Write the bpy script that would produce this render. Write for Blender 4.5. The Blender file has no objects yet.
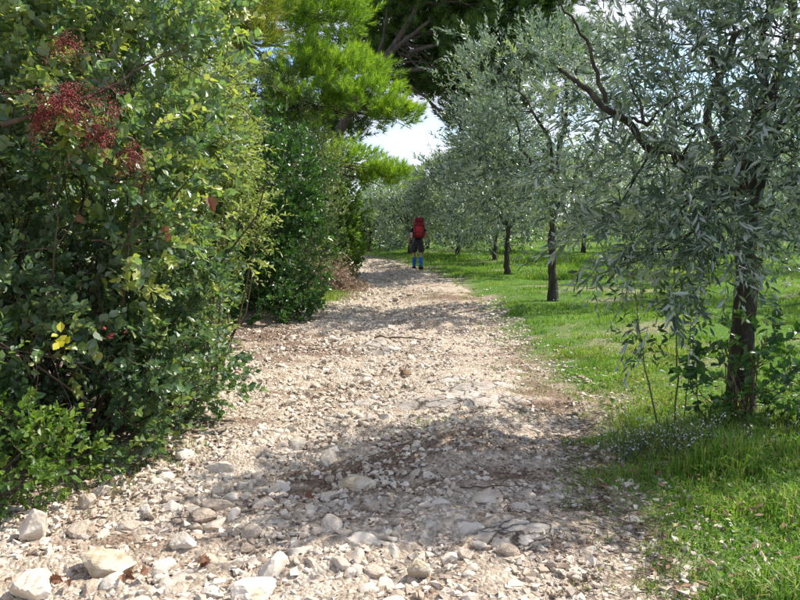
import bpy, bmesh, math
import numpy as np
from mathutils import Matrix, Vector

# ------------------------------------------------------------------ camera, sky, sun, exposure
scene = bpy.context.scene
COL = scene.collection
R = math.radians
CAM_Z = 1.6
cd = bpy.data.cameras.new('camera'); cam = bpy.data.objects.new('camera', cd); COL.objects.link(cam)
cam.location = (0, 0, CAM_Z); cam.rotation_euler = (R(90 - 6.18), 0, 0)
cd.sensor_width = 36; cd.lens = 36 * 693 / 800; cd.clip_start = 0.05; cd.clip_end = 5000
scene.camera = cam

SUN_EL, SUN_AZ = R(50), R(64)          # azimuth from +Y towards +X
sd = (math.cos(SUN_EL) * math.sin(SUN_AZ), math.cos(SUN_EL) * math.cos(SUN_AZ), math.sin(SUN_EL))
sl = bpy.data.lights.new('sun', 'SUN'); sl.energy = 5.0; sl.angle = R(0.53); sl.color = (1.0, 0.94, 0.84)
so = bpy.data.objects.new('sun', sl); COL.objects.link(so)
so.rotation_euler = Vector(sd).to_track_quat('Z', 'Y').to_euler(); so.location = (20, 12, 30)

world = bpy.data.worlds.new('World'); scene.world = world; world.use_nodes = True
nt = world.node_tree; nt.nodes.clear()
def wn(t): return nt.nodes.new(t)
wo = wn('ShaderNodeOutputWorld'); bg = wn('ShaderNodeBackground'); bg.inputs[1].default_value = 0.15
sky = wn('ShaderNodeTexSky'); sky.sky_type = 'NISHITA'; sky.sun_disc = False
sky.sun_elevation = SUN_EL; sky.sun_rotation = SUN_AZ; sky.altitude = 200; sky.dust_density = .35; sky.ozone_density = 2.0
tc = wn('ShaderNodeTexCoord'); mp = wn('ShaderNodeMapping'); mp.inputs['Scale'].default_value = (1, 1, 2.2)
cn = wn('ShaderNodeTexNoise'); cn.inputs['Scale'].default_value = 4.6; cn.inputs['Detail'].default_value = 7; cn.inputs['Roughness'].default_value = .58
cr = wn('ShaderNodeValToRGB'); cr.color_ramp.elements[0].position = .40; cr.color_ramp.elements[1].position = .60
mx = wn('ShaderNodeMixRGB'); mx.inputs[2].default_value = (4.1, 4.2, 4.8, 1)
L = nt.links.new
L(tc.outputs['Generated'], mp.inputs[0]); L(mp.outputs[0], cn.inputs['Vector']); L(cn.outputs[0], cr.inputs[0])
L(cr.outputs[0], mx.inputs[0]); L(sky.outputs[0], mx.inputs[1]); L(mx.outputs[0], bg.inputs[0]); L(bg.outputs[0], wo.inputs[0])

vs = scene.view_settings
vs.view_transform = 'Standard'; vs.look = 'None'; vs.gamma = 1; vs.exposure = 0.74; vs.use_curve_mapping = False
scene.render.engine = 'CYCLES'
cy = scene.cycles
cy.use_denoising = True; cy.max_bounces = 5; cy.diffuse_bounces = 3; cy.glossy_bounces = 2; cy.transmission_bounces = 4; cy.transparent_max_bounces = 4
try:
    cy.denoiser = 'OPENIMAGEDENOISE'; cy.denoising_input_passes = 'RGB_ALBEDO_NORMAL'; cy.denoising_prefilter = 'ACCURATE'
except Exception: pass
cy.use_adaptive_sampling = False

# ------------------------------------------------------------------ small tools
def RNG(s): return np.random.default_rng(s)
def unit(v): return v / np.maximum(np.linalg.norm(v, axis=-1, keepdims=True), 1e-9)
def sstep(a, b, x): t = np.clip((x - a) / (b - a), 0, 1); return t * t * (3 - 2 * t)
_nr = RNG(99)
_K = [(_nr.normal(size=(3,)), _nr.uniform(0, 6.28)) for _ in range(14)]
def noise3(x, y, z, f=1.0):
    s = 0
    for i, (k, ph) in enumerate(_K):
        s = s + np.sin((x * k[0] + y * k[1] + z * k[2]) * f * (1 + .35 * (i % 4)) * 1.8 + ph)
    return s / 3.6          # about -1..1

def mesh_from(name, V, faces, tint=None, smooth=False):
    """faces: list of int arrays (n,k); tint: list of per-face float arrays or None"""
    me = bpy.data.meshes.new(name)
    V = np.ascontiguousarray(V, dtype=np.float32)
    me.vertices.add(len(V)); me.vertices.foreach_set('co', V.ravel())
    lv = np.concatenate([f.ravel() for f in faces]).astype(np.int32)
    tot = np.concatenate([np.full(len(f), f.shape[1], np.int32) for f in faces])
    st = np.concatenate([[0], np.cumsum(tot)[:-1]]).astype(np.int32)
    me.loops.add(len(lv)); me.loops.foreach_set('vertex_index', lv)
    me.polygons.add(len(tot)); me.polygons.foreach_set('loop_start', st); me.polygons.foreach_set('loop_total', tot)
    me.polygons.foreach_set('use_smooth', np.full(len(tot), smooth, dtype=bool))
    if tint is not None:
        a = me.attributes.new('tint', 'FLOAT', 'FACE')
        a.data.foreach_set('value', np.concatenate([np.asarray(t) for t in tint]).astype(np.float32))
    me.update(calc_edges=True)
    return me

def obj(name, me, mat, parent=None, loc=None):
    o = bpy.data.objects.new(name, me); COL.objects.link(o)
    if mat is not None and me is not None and len(me.materials) == 0: me.materials.append(mat)
    if parent is not None: o.parent = parent
    if loc is not None: o.location = loc
    return o
def tag(o, label, cat, group=None):
    o['label'] = label; o['category'] = cat
    if group: o['group'] = group
    return o
def thing(name, label, cat, loc=(0, 0, 0), group=None):
    o = bpy.data.objects.new(name, None); COL.objects.link(o); o.location = loc
    o.empty_display_size = .2
    return tag(o, label, cat, group)

# ------------------------------------------------------------------ materials
def new_mat(name):
    m = bpy.data.materials.new(name); m.use_nodes = True; m.node_tree.nodes.clear()
    return m, m.node_tree.nodes, m.node_tree.links.new
def ramp(n, stops):
    r = n.new('ShaderNodeValToRGB'); e = r.color_ramp.elements
    while len(e) < len(stops): e.new(.5)
    for el, (p, c) in zip(e, stops): el.position = p; el.color = (*c, 1)
    return r
def leaf_mat(name, stops, under=None, rough=.42, transl=.38, tcol=(1.25, 1.35, .55), spec=.5):
    m, n, l = new_mat(name)
    at = n.new('ShaderNodeAttribute'); at.attribute_name = 'tint'
    r = ramp(n, stops); l(at.outputs['Fac'], r.inputs[0])
    col = r.outputs[0]
    if under:
        g = n.new('ShaderNodeNewGeometry'); mxn = n.new('ShaderNodeMixRGB'); l(g.outputs['Backfacing'], mxn.inputs[0])
        l(col, mxn.inputs[1]); mxn.inputs[2].default_value = (*under, 1); col = mxn.outputs[0]
    p = n.new('ShaderNodeBsdfPrincipled'); p.inputs['Roughness'].default_value = rough; p.inputs['Specular IOR Level'].default_value = spec
    l(col, p.inputs['Base Color'])
    t = n.new('ShaderNodeBsdfTranslucent'); mu = n.new('ShaderNodeMixRGB'); mu.blend_type = 'MULTIPLY'; mu.inputs[0].default_value = 1
    l(r.outputs[0], mu.inputs[1]); mu.inputs[2].default_value = (*tcol, 1); l(mu.outputs[0], t.inputs[0])
    ms = n.new('ShaderNodeMixShader'); ms.inputs[0].default_value = transl
    o = n.new('ShaderNodeOutputMaterial'); l(p.outputs[0], ms.inputs[1]); l(t.outputs[0], ms.inputs[2]); l(ms.outputs[0], o.inputs[0])
    return m
def at(px, py, y):
    """the point at depth y seen at (px, py) of an 800 x 600 picture"""
    return ((px - 400) / 693 * y, y, CAM_Z + (225 - py) / 693 * y)
def rough_mat(name, stops, scale=8, detail=6, rough=.85, bump=.4, bscale=30, tint_w=0.0, stretch=(1, 1, 1), bdist=.02, crack=0):
    """noise-coloured surface with bump; tint attribute shifts the ramp per piece"""
    m, n, l = new_mat(name)
    tcx = n.new('ShaderNodeTexCoord'); mpp = n.new('ShaderNodeMapping'); mpp.inputs['Scale'].default_value = stretch
    l(tcx.outputs['Object'], mpp.inputs[0])
    no = n.new('ShaderNodeTexNoise'); no.inputs['Scale'].default_value = scale; no.inputs['Detail'].default_value = detail; no.inputs['Roughness'].default_value = .65
    l(mpp.outputs[0], no.inputs['Vector'])
    fac = no.outputs[0]
    if tint_w:
        at = n.new('ShaderNodeAttribute'); at.attribute_name = 'tint'
        oi = n.new('ShaderNodeObjectInfo')
        ad = n.new('ShaderNodeMath'); ad.operation = 'ADD'; l(at.outputs['Fac'], ad.inputs[0]); l(oi.outputs['Random'], ad.inputs[1])
        fr = n.new('ShaderNodeMath'); fr.operation = 'FRACT'; l(ad.outputs[0], fr.inputs[0])
        ma = n.new('ShaderNodeMath'); ma.operation = 'MULTIPLY_ADD'; l(fr.outputs[0], ma.inputs[0]); ma.inputs[1].default_value = tint_w; ma.inputs[2].default_value = -tint_w / 2
        a2 = n.new('ShaderNodeMath'); a2.operation = 'ADD'; l(fac, a2.inputs[0]); l(ma.outputs[0], a2.inputs[1]); fac = a2.outputs[0]
    r = ramp(n, stops); l(fac, r.inputs[0])
    b = n.new('ShaderNodeTexNoise'); b.inputs['Scale'].default_value = bscale; b.inputs['Detail'].default_value = 5; b.inputs['Roughness'].default_value = .7
    l(mpp.outputs[0], b.inputs['Vector'])
    bu = n.new('ShaderNodeBump'); bu.inputs['Strength'].default_value = bump; bu.inputs['Distance'].default_value = bdist; l(b.outputs[0], bu.inputs['Height'])
    colour = r.outputs[0]
    if crack:
        wv = n.new('ShaderNodeMixRGB'); wv.blend_type = 'ADD'; wv.inputs[0].default_value = .22; l(mpp.outputs[0], wv.inputs[1]); l(no.outputs['Color'], wv.inputs[2])
        vd = n.new('ShaderNodeTexVoronoi'); vd.feature = 'DISTANCE_TO_EDGE'; vd.inputs['Scale'].default_value = crack; l(wv.outputs[0], vd.inputs['Vector'])
        ck = ramp(n, [(.0, (.22, .17, .13)), (.05, (1, 1, 1))]); l(vd.outputs['Distance'], ck.inputs[0])
        mc = n.new('ShaderNodeMixRGB'); mc.blend_type = 'MULTIPLY'; mc.inputs[0].default_value = 1; l(colour, mc.inputs[1]); l(ck.outputs[0], mc.inputs[2]); colour = mc.outputs[0]
        b2 = n.new('ShaderNodeBump'); b2.inputs['Strength'].default_value = .8; b2.inputs['Distance'].default_value = .02; l(ck.outputs[0], b2.inputs['Height']); l(bu.outputs[0], b2.inputs['Normal']); bu = b2
    p = n.new('ShaderNodeBsdfPrincipled'); p.inputs['Roughness'].default_value = rough; p.inputs['Specular IOR Level'].default_value = .3
    l(colour, p.inputs['Base Color']); l(bu.outputs[0], p.inputs['Normal'])
    o = n.new('ShaderNodeOutputMaterial'); l(p.outputs[0], o.inputs[0])
    return m

M = {}
STONE = [(.15, (.20, .145, .10)), (.34, (.40, .32, .245)), (.52, (.55, .47, .38)), (.68, (.63, .57, .49)), (.86, (.48, .355, .235))]
M['stone'] = rough_mat('limestone', STONE, 7, 7, .9, .45, 30, .40, bdist=.010)
M['tan_rock'] = rough_mat('tan_limestone', [(.3, (.30, .22, .13)), (.5, (.52, .43, .31)), (.66, (.58, .52, .43))], 11, 6, .9, .8, 35, bdist=.015)
M['brown_rock'] = rough_mat('brown_rock', [(.3, (.12, .07, .04)), (.6, (.27, .17, .10))], 14, 6, .9, .6, 40)
M['bedrock'] = rough_mat('bedrock', [(.3, (.24, .19, .15)), (.46, (.45, .39, .33)), (.64, (.58, .53, .47))], 7, 9, .9, 1, 22, stretch=(1, 1.6, 2), bdist=.02, crack=4.5)
M['bark'] = rough_mat('olive_bark', [(.3, (.022, .018, .015)), (.55, (.065, .054, .044)), (.75, (.15, .13, .105))], 14, 7, .95, 1, 26, stretch=(1, 1, .28), bdist=.03)
M['pine_bark'] = rough_mat('pine_bark', [(.3, (.035, .028, .022)), (.6, (.10, .08, .065)), (.8, (.18, .155, .13))], 10, 7, .95, 1, 14, stretch=(1, 1, .35), bdist=.05)
M['twig'] = rough_mat('twig_bark', [(.3, (.05, .033, .025)), (.6, (.12, .085, .06))], 20, 4, .9, .4, 60)
M['red_wood'] = rough_mat('red_heartwood', [(.3, (.10, .03, .02)), (.6, (.30, .10, .06))], 18, 5, .9, .8, 40, stretch=(1, 1, .3))
M['green_twig'] = rough_mat('green_shoot', [(.3, (.05, .06, .03)), (.6, (.12, .13, .06))], 20, 4, .8, .3, 60)

M['tereb'] = leaf_mat('terebinth_leaf', [(0, (.036, .08, .045)), (.35, (.09, .17, .09)), (.68, (.17, .27, .09)), (.86, (.28, .34, .07)), (1, (.38, .40, .11))], (.30, .37, .28), .34, .45, spec=.8)
M['privet'] = leaf_mat('evergreen_leaf', [(0, (.036, .08, .038)), (.5, (.095, .175, .08)), (.85, (.18, .27, .085)), (1, (.21, .26, .06))], (.17, .23, .14), .36, .40, spec=.7)
M['pale'] = leaf_mat('pale_leaf', [(0, (.12, .17, .05)), (.5, (.24, .31, .09)), (1, (.42, .45, .19))], (.34, .40, .20), .45, .42)
M['dark'] = leaf_mat('dark_leaf', [(0, (.015, .05, .014)), (.5, (.04, .11, .026)), (1, (.10, .21, .035))], (.09, .16, .06), .33, .36)
M['greyleaf'] = leaf_mat('grey_green_leaf', [(0, (.06, .095, .04)), (.5, (.13, .18, .07)), (1, (.24, .28, .13))], (.22, .26, .15), .5, .38)
M['light'] = leaf_mat('light_leaf', [(0, (.05, .11, .02)), (.5, (.12, .22, .035)), (1, (.26, .34, .07))], None, .42, .42)
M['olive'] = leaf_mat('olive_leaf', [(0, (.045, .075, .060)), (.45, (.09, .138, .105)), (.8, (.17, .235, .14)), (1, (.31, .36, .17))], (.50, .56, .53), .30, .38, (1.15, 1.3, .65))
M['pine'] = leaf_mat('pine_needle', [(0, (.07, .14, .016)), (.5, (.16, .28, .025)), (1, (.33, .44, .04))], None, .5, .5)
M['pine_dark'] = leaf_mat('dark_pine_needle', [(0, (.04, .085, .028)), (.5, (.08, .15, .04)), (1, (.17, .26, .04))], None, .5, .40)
M['pine_rust'] = leaf_mat('rusty_pine_needle', [(0, (.09, .13, .02)), (.6, (.17, .23, .03)), (.8, (.23, .15, .04)), (1, (.30, .17, .06))], None, .5, .45)
M['grass'] = leaf_mat('grass_blade', [(0, (.06, .13, .016)), (.4, (.13, .265, .03)), (.8, (.235, .38, .055)), (.93, (.30, .33, .08)), (1, (.40, .35, .18))], None, .5, .45, (1.2, 1.2, .6))
M['herb'] = leaf_mat('herb_leaf', [(0, (.03, .06, .03)), (1, (.09, .14, .07))], None, .5, .3)
M['yellow'] = leaf_mat('yellow_leaf', [(0, (.45, .42, .03)), (1, (.6, .55, .05))], None, .5, .45, (1.1, 1.1, .5))
M['deadleaf'] = leaf_mat('dead_leaf', [(0, (.09, .045, .028)), (.5, (.19, .085, .045)), (1, (.30, .17, .10))], None, .7, .25, (1.2, 1, .8))
M['litter'] = leaf_mat('leaf_litter', [(0, (.045, .026, .018)), (.5, (.13, .065, .04)), (.85, (.26, .13, .075)), (1, (.38, .27, .17))], None, .8, .12, (1, 1, 1))
M['dry'] = leaf_mat('dry_brush', [(0, (.13, .085, .055)), (.5, (.30, .20, .13)), (1, (.48, .36, .26))], None, .8, .2, (1, 1, 1))
M['berry'] = leaf_mat('red_berry', [(0, (.14, .016, .018)), (.5, (.34, .034, .042)), (.85, (.44, .09, .085)), (1, (.30, .16, .10))], None, .35, .1, (1, .6, .6))
M['petal'] = leaf_mat('white_petal', [(0, (.62, .60, .68)), (1, (.8, .8, .82))], None, .6, .3, (1, 1, 1))

def ground_mat(name, is_path):
    m, n, l = new_mat(name)
    g = n.new('ShaderNodeNewGeometry'); P = g.outputs['Position']
    def noi(s, d=5, rgh=.6):
        t = n.new('ShaderNodeTexNoise'); t.inputs['Scale'].default_value = s; t.inputs['Detail'].default_value = d; t.inputs['Roughness'].default_value = rgh
        l(P, t.inputs['Vector']); return t.outputs[0]
    big, mid, fine = noi(1.1), noi(6, 6, .7), noi(55, 4, .7)
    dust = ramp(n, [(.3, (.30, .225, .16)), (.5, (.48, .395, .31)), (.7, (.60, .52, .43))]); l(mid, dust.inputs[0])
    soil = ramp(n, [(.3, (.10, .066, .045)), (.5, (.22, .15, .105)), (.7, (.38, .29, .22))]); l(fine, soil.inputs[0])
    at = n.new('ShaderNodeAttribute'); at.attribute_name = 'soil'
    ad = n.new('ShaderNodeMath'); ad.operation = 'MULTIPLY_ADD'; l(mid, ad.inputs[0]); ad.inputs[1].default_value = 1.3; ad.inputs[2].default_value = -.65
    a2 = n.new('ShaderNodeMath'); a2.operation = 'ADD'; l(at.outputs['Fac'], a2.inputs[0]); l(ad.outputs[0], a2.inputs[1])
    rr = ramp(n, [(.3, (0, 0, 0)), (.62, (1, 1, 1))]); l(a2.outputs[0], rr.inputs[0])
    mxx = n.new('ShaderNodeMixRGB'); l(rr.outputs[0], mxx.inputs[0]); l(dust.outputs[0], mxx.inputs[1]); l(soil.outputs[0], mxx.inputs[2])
    vo = n.new('ShaderNodeTexVoronoi'); vo.inputs['Scale'].default_value = 48; l(P, vo.inputs['Vector'])
    vm = n.new('ShaderNodeMixRGB'); vm.blend_type = 'OVERLAY'; vm.inputs[0].default_value = .45; l(mxx.outputs[0], vm.inputs[1])
    bw = n.new('ShaderNodeRGBToBW'); l(vo.outputs['Color'], bw.inputs[0]); l(bw.outputs[0], vm.inputs[2])
    col = vm.outputs[0]
    if not is_path:
        ag = n.new('ShaderNodeAttribute'); ag.attribute_name = 'green'
        turf = ramp(n, [(.3, (.05, .12, .015)), (.6, (.10, .20, .025)), (.78, (.19, .23, .07))]); l(mid, turf.inputs[0])
        mg = n.new('ShaderNodeMixRGB'); l(ag.outputs['Fac'], mg.inputs[0]); l(col, mg.inputs[1]); l(turf.outputs[0], mg.inputs[2]); col = mg.outputs[0]
    bu = n.new('ShaderNodeBump'); bu.inputs['Strength'].default_value = .9; bu.inputs['Distance'].default_value = .02
    hs = n.new('ShaderNodeMath'); hs.operation = 'SUBTRACT'; l(fine, hs.inputs[0]); l(vo.outputs['Distance'], hs.inputs[1]); l(hs.outputs[0], bu.inputs['Height'])
    p = n.new('ShaderNodeBsdfPrincipled'); p.inputs['Roughness'].default_value = .95; p.inputs['Specular IOR Level'].default_value = .2
    l(col, p.inputs['Base Color']); l(bu.outputs[0], p.inputs['Normal'])
    o = n.new('ShaderNodeOutputMaterial'); l(p.outputs[0], o.inputs[0])
    return m
M['path'] = ground_mat('path_gravel', True); M['ground'] = ground_mat('ground_turf', False)
def plain(name, col, rough=.7, var=.25):
    c = np.array(col)
    return rough_mat(name, [(.3, tuple(c * (1 - var))), (.7, tuple(c * (1 + var)))], 12, 4, rough, .15, 60)
M['skin'] = plain('skin', (.36, .20, .14), .55, .1); M['tshirt'] = plain('dark_shirt', (.018, .024, .03), .9)
M['shorts'] = plain('grey_shorts', (.035, .035, .045), .9); M['sock'] = plain('blue_sock', (.025, .11, .40), .85)
M['shoe'] = plain('dark_shoe', (.025, .023, .022), .7); M['hair'] = plain('dark_hair', (.03, .022, .018), .6)
M['pack'] = plain('red_pack', (.24, .012, .02), .6); M['pack_dark'] = plain('dark_red_pack', (.16, .012, .018), .65)
M['pocket'] = plain('bright_red_pocket', (.45, .02, .03), .55); M['strap'] = plain('black_strap', (.015, .015, .017), .7); M['pole'] = plain('pole_metal', (.03, .03, .033), .4); M['bottle'] = plain('white_bottle', (.65, .65, .66), .4, .05)

# ------------------------------------------------------------------ the lie of the land
_LY = [-8, 0, 3, 3.6, 4.2, 5.1, 6, 8, 9, 10.6, 11.4, 14, 17, 20, 24, 27.7, 31, 36, 44]
_LX = [-2.9, -2.7, -2.45, -2.2, -2.0, -1.65, -1.8, -2.5, -2.75, -2.4, -1.5, -1.5, -1.8, -1.6, -1.8, -2.4, -4.2, -8, -15]
_RY = [-8, 0, 3, 4.35, 5.4, 6.3, 8.9, 14.8, 20, 24, 27.7, 31, 36, 44]
_RX = [.8, .9, 1.1, 1.28, 1.42, 1.5, 1.3, 1.7, 1.45, .85, .0, -1.7, -5, -11]
def edge_l(y): return np.interp(y, _LY, _LX) + .06 * np.sin(y * 3.1) + .04 * np.sin(y * 7.7 + 1)
def edge_r(y): return np.interp(y, _RY, _RX) + .07 * np.sin(y * 2.3 + .5) + .05 * np.sin(y * 6.1)
def hgt(x, y):
    x = np.asarray(x, float); y = np.asarray(y, float)
    el, er = edge_l(y), edge_r(y)
    near = 1 - sstep(45, 90, np.abs(y)); near = near * (1 - sstep(30, 70, np.abs(x)))
    u = (x - el) / np.maximum(er - el, .1)
    z = .030 * np.sin(.9 * x + .35 * y) + .022 * np.sin(1.7 * x - 1.1 * y + 1) + .018 * np.sin(2.9 * y + .6 * x)
    z = z - .07 * np.exp(-((u - .38) / .2) ** 2) + .03 * np.exp(-((u - .78) / .12) ** 2)
    z = z + .07 * sstep(0, .9, x - er) + .14 * sstep(0, 1.2, el - x)
    z = z + .16 * sstep(19, 30, y) * 1.0
    z = z + .016 * np.floor(1.7 * noise3(x, y * 1.6, 4, 2.1) + .5) * sstep(.05, .2, u) * sstep(.0, .2, .9 - u) * (y > 1) * (y < 34)
    return z * near

def edges_lines(core, step, far):
    a = np.arange(-core, core + 1e-6, step); s = [core]
    d = step
    while s[-1] < far: d *= 1.35; s.append(s[-1] + d)
    return np.concatenate([-np.array(s[1:])[::-1], a, np.array(s[1:])])
gx = edges_lines(9, .2, 900); gy = edges_lines(20, .25, 900) + 19
GX, GY = np.meshgrid(gx, gy)
e_l, e_r = edge_l(GY), edge_r(GY)
inside = np.minimum(GX - e_l, e_r - GX)
GZ = hgt(GX, GY) - .05 * sstep(.05, .3, inside) * (np.abs(GY) < 44)
V = np.stack([GX, GY, GZ], -1).reshape(-1, 3)
ny, nx = GX.shape
idx = np.arange(ny * nx).reshape(ny, nx)
F = np.stack([idx[:-1, :-1], idx[:-1, 1:], idx[1:, 1:], idx[1:, :-1]], -1).reshape(-1, 4)
me = mesh_from('ground', V, [F], None, True)
gr = np.where(GX > (e_l + e_r) / 2, sstep(.05, .5, GX - e_r + .25 * noise3(GX, GY, 0, 1.3)), .55 * sstep(1.8, 4, e_l - GX))
gr = gr * (1 - .55 * sstep(.45, .9, noise3(GX, GY, 3, .8)))
a = me.attributes.new('green', 'FLOAT', 'POINT'); a.data.foreach_set('value', gr.ravel().astype(np.float32))
a = me.attributes.new('soil', 'FLOAT', 'POINT'); a.data.foreach_set('value', (.45 + 0 * gr).ravel().astype(np.float32))
go = obj('ground', me, M['ground']); go['kind'] = 'structure'

def soil_amount(x, y):
    el, er = edge_l(y), edge_r(y)
    s = .20 + .06 * sstep(8, 14, y) + .20 * noise3(x, y, 7, .9) + .25 * noise3(x * 1.0, y * 2.0, 1, 1.6)
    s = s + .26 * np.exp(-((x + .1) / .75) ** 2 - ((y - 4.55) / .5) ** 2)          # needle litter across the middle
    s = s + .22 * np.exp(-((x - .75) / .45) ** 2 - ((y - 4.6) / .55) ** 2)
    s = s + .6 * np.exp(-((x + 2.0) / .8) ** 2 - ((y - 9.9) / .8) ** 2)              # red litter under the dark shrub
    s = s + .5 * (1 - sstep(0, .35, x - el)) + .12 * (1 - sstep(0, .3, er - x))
    s = s - .45 * np.exp(-((x - .35) / .6) ** 2 - ((y - 6.3) / .8) ** 2)
    return s
pv = np.concatenate([np.arange(-6, 12, .06), np.arange(12, 42, .14)]); pu = np.linspace(0, 1, 56)
PU, PY = np.meshgrid(pu, pv)
PX = edge_l(PY) + (edge_r(PY) - edge_l(PY)) * PU
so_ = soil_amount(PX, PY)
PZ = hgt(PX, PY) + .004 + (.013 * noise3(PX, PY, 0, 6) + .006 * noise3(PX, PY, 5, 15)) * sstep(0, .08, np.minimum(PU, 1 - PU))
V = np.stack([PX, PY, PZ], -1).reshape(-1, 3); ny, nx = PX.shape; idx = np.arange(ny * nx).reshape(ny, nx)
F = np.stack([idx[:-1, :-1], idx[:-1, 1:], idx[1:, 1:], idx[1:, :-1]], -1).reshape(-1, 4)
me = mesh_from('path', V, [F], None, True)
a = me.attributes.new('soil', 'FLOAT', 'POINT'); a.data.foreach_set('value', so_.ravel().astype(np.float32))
path = obj('path', me, M['path']); path['kind'] = 'structure'
path['label'] = 'stony pale limestone track climbing between shrubs and olive trees'

# ------------------------------------------------------------------ stones
def ico(sub):
    bm = bmesh.new(); bmesh.ops.create_icosphere(bm, subdivisions=sub, radius=1)
    v = np.array([x.co[:] for x in bm.verts]); f = np.array([[q.index for q in p.verts] for p in bm.faces]); bm.free()
    return unit(v), f
ICO = {k: ico(k) for k in (1, 2, 3, 4, 5)}
def rock_shape(sub, seed, sq=(1, 1, .62), rough=.04, planes=9):
    r = RNG(seed); v, f = ICO[sub]
    n = unit(r.normal(size=(planes, 3))); h = r.uniform(.5, 1.0, planes)
    dp = v @ n.T
    rad = np.min(np.where(dp > .05, h / np.maximum(dp, .05), 9), axis=1)
    rad = np.minimum(rad, 1.12)
    w = v * rad[:, None]
    if rough:
        s = seed * 1.7
        w = w * (1 + rough * noise3(w[:, 0] + s, w[:, 1], w[:, 2], 2.2) + rough * .5 * noise3(w[:, 0], w[:, 1] + s, w[:, 2], 6))[:, None]
    return w * np.array(sq), f
_cb = np.array([[x_, y_, z_] for z_ in (-1, 1) for y_ in (-1, 1) for x_ in (-1, 1)], float)
_cf = np.array([[0, 2, 3, 1], [4, 5, 7, 6], [0, 1, 5, 4], [2, 6, 7, 3], [0, 4, 6, 2], [1, 3, 7, 5]])
_cf = np.concatenate([_cf[:, [0, 1, 2]], _cf[:, [0, 2, 3]]])
def chip_shape(seed, sq):
    r = RNG(seed); return (_cb * .62 + r.normal(0, .24, (8, 3))) * np.array(sq), _cf
def rots(r, n, tilt=.35):
    a = r.uniform(0, 2 * np.pi, n); b = r.normal(0, tilt, n); c = r.normal(0, tilt, n)
    def rm(ax, t):
        m = np.zeros((n, 3, 3)); co, si = np.cos(t), np.sin(t); i, j = [(1, 2), (2, 0), (0, 1)][ax]
        m[:, ax, ax] = 1; m[:, i, i] = co; m[:, j, j] = co; m[:, i, j] = -si; m[:, j, i] = si; return m
    return rm(2, a) @ rm(0, b) @ rm(1, c)
def stone_field(name, rng, x, y, s, sub, nvar, kinds_tint):
    Vs, Fs, Ts = [], [], []; off = 0
    var = rng.integers(0, nvar, len(x)); Rm = rots(rng, len(x)); z = hgt(x, y)
    for k in range(nvar):
        m = var == k
        if not m.any(): continue
        sq = (1, rng.uniform(.6, .95), rng.uniform(.4, .75)); v, f = rock_shape(sub, 100 + k, sq, .03 if sub > 1 else .0, 8) if sub else chip_shape(100 + k, sq)
        w = np.einsum('nij,vj->nvi', Rm[m], v) * s[m][:, None, None]
        w += np.stack([x[m], y[m], z[m] + s[m] * .08], -1)[:, None, :]
        n = m.sum(); Vs.append(w.reshape(-1, 3))
        Fs.append((f[None] + (np.arange(n) * len(v))[:, None, None] + off).reshape(-1, 3)); off += n * len(v)
        Ts.append(np.repeat(kinds_tint[m], len(f)))
    return mesh_from(name, np.concatenate(Vs), [np.concatenate(Fs)], [np.concatenate(Ts)], False)

rg = RNG(5)
def sample_path(n, y0, y1, power=1.0):
    y = y0 + (y1 - y0) * rg.uniform(0, 1, n) ** power; u = rg.uniform(-.04, 1.16, n)
    x = edge_l(y) + (edge_r(y) - edge_l(y)) * u
    return x, y, u
def stone_density(x, y, u):
    d = .55 + .35 * noise3(x, y, 2, 1.5) - .55 * np.clip(soil_amount(x, y) - .25, 0, 1)
    d = d + .45 * np.exp(-((u - .38) / .22) ** 2) - .30 * sstep(.68, .85, u) - .15 * sstep(1.0, 1.12, u) + .35 * (y < 4.2) * (u < .8)
    d = d - 1.0 * np.exp(-((x - .4) / .8) ** 2 - ((y - 6.3) / .6) ** 2)
    return d
# pebbles, too many and too small to pick apart
x, y, u = sample_path(36000, 1.8, 14, 1.3); k = stone_density(x, y, u) > rg.uniform(-.6, .85, len(x)); x, y = x[k], y[k]
s = np.exp(rg.normal(np.log(.0135), .42, len(x))) * (1 + .05 * y)
o = obj('pebbles', stone_field('pebbles', rg, x, y, np.clip(s, .005, .03), 0, 14, rg.uniform(0, 1, len(x))), M['stone'], path); o['kind'] = 'stuff'
x, y, u = sample_path(9500, 10, 33); k = stone_density(x, y, u) > rg.uniform(0, 1.0, len(x)); x, y = x[k], y[k]
s = np.exp(rg.normal(np.log(.026), .4, len(x)))
o = obj('gravel', stone_field('gravel', rg, x, y, np.clip(s, .012, .07), 0, 14, rg.uniform(0, 1, len(x))), M['stone'], path); o['kind'] = 'stuff'
# stones: the 300 that show largest are single pieces, the rest one mass
x, y, u = sample_path(9500, 1.8, 28, 1.7); k = stone_density(x, y, u) > rg.uniform(.0, 1.05, len(x)); x, y, u = x[k], y[k], u[k]
s = np.clip(np.exp(rg.normal(np.log(.023), .5, len(x))), .012, .085) * np.where(u > .75, .7, 1) * (1 + .2 * (1 - sstep(3.5, 6.5, y)))
NAMED = [(-1.38, 3.14), (-.26, 4.05), (.08, 3.0), (-1.9, 3.45), (-1.82, 3.88), (-1.1, 3.38), (.5, 3.85), (.05, 7.3), (-1.62, 2.9), (-.62, 2.85), (.62, 3.3)]
for (a_, b_) in NAMED: k = np.hypot(x - a_, y - b_) > .17; x, y, u, s = x[k], y[k], u[k], s[k]
infr = (y > 2.75) & (np.abs(x) < y * .60 + .05)
score = np.where(infr, s / y, 0); order = np.argsort(-score); top = order[:290]; rest = order[290:]
big, small = rest[:1500], rest[1500:]
o = obj('loose_stones', stone_field('loose_stones', rg, x[big], y[big], s[big], 2, 12, rg.uniform(0, 1, len(big))), M['stone'], path); o['kind'] = 'stuff'
o = obj('small_stones', stone_field('small_stones', rg, x[small], y[small], s[small], 1, 12, rg.uniform(0, 1, len(small))), M['stone'], path); o['kind'] = 'stuff'
SM = []
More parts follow.
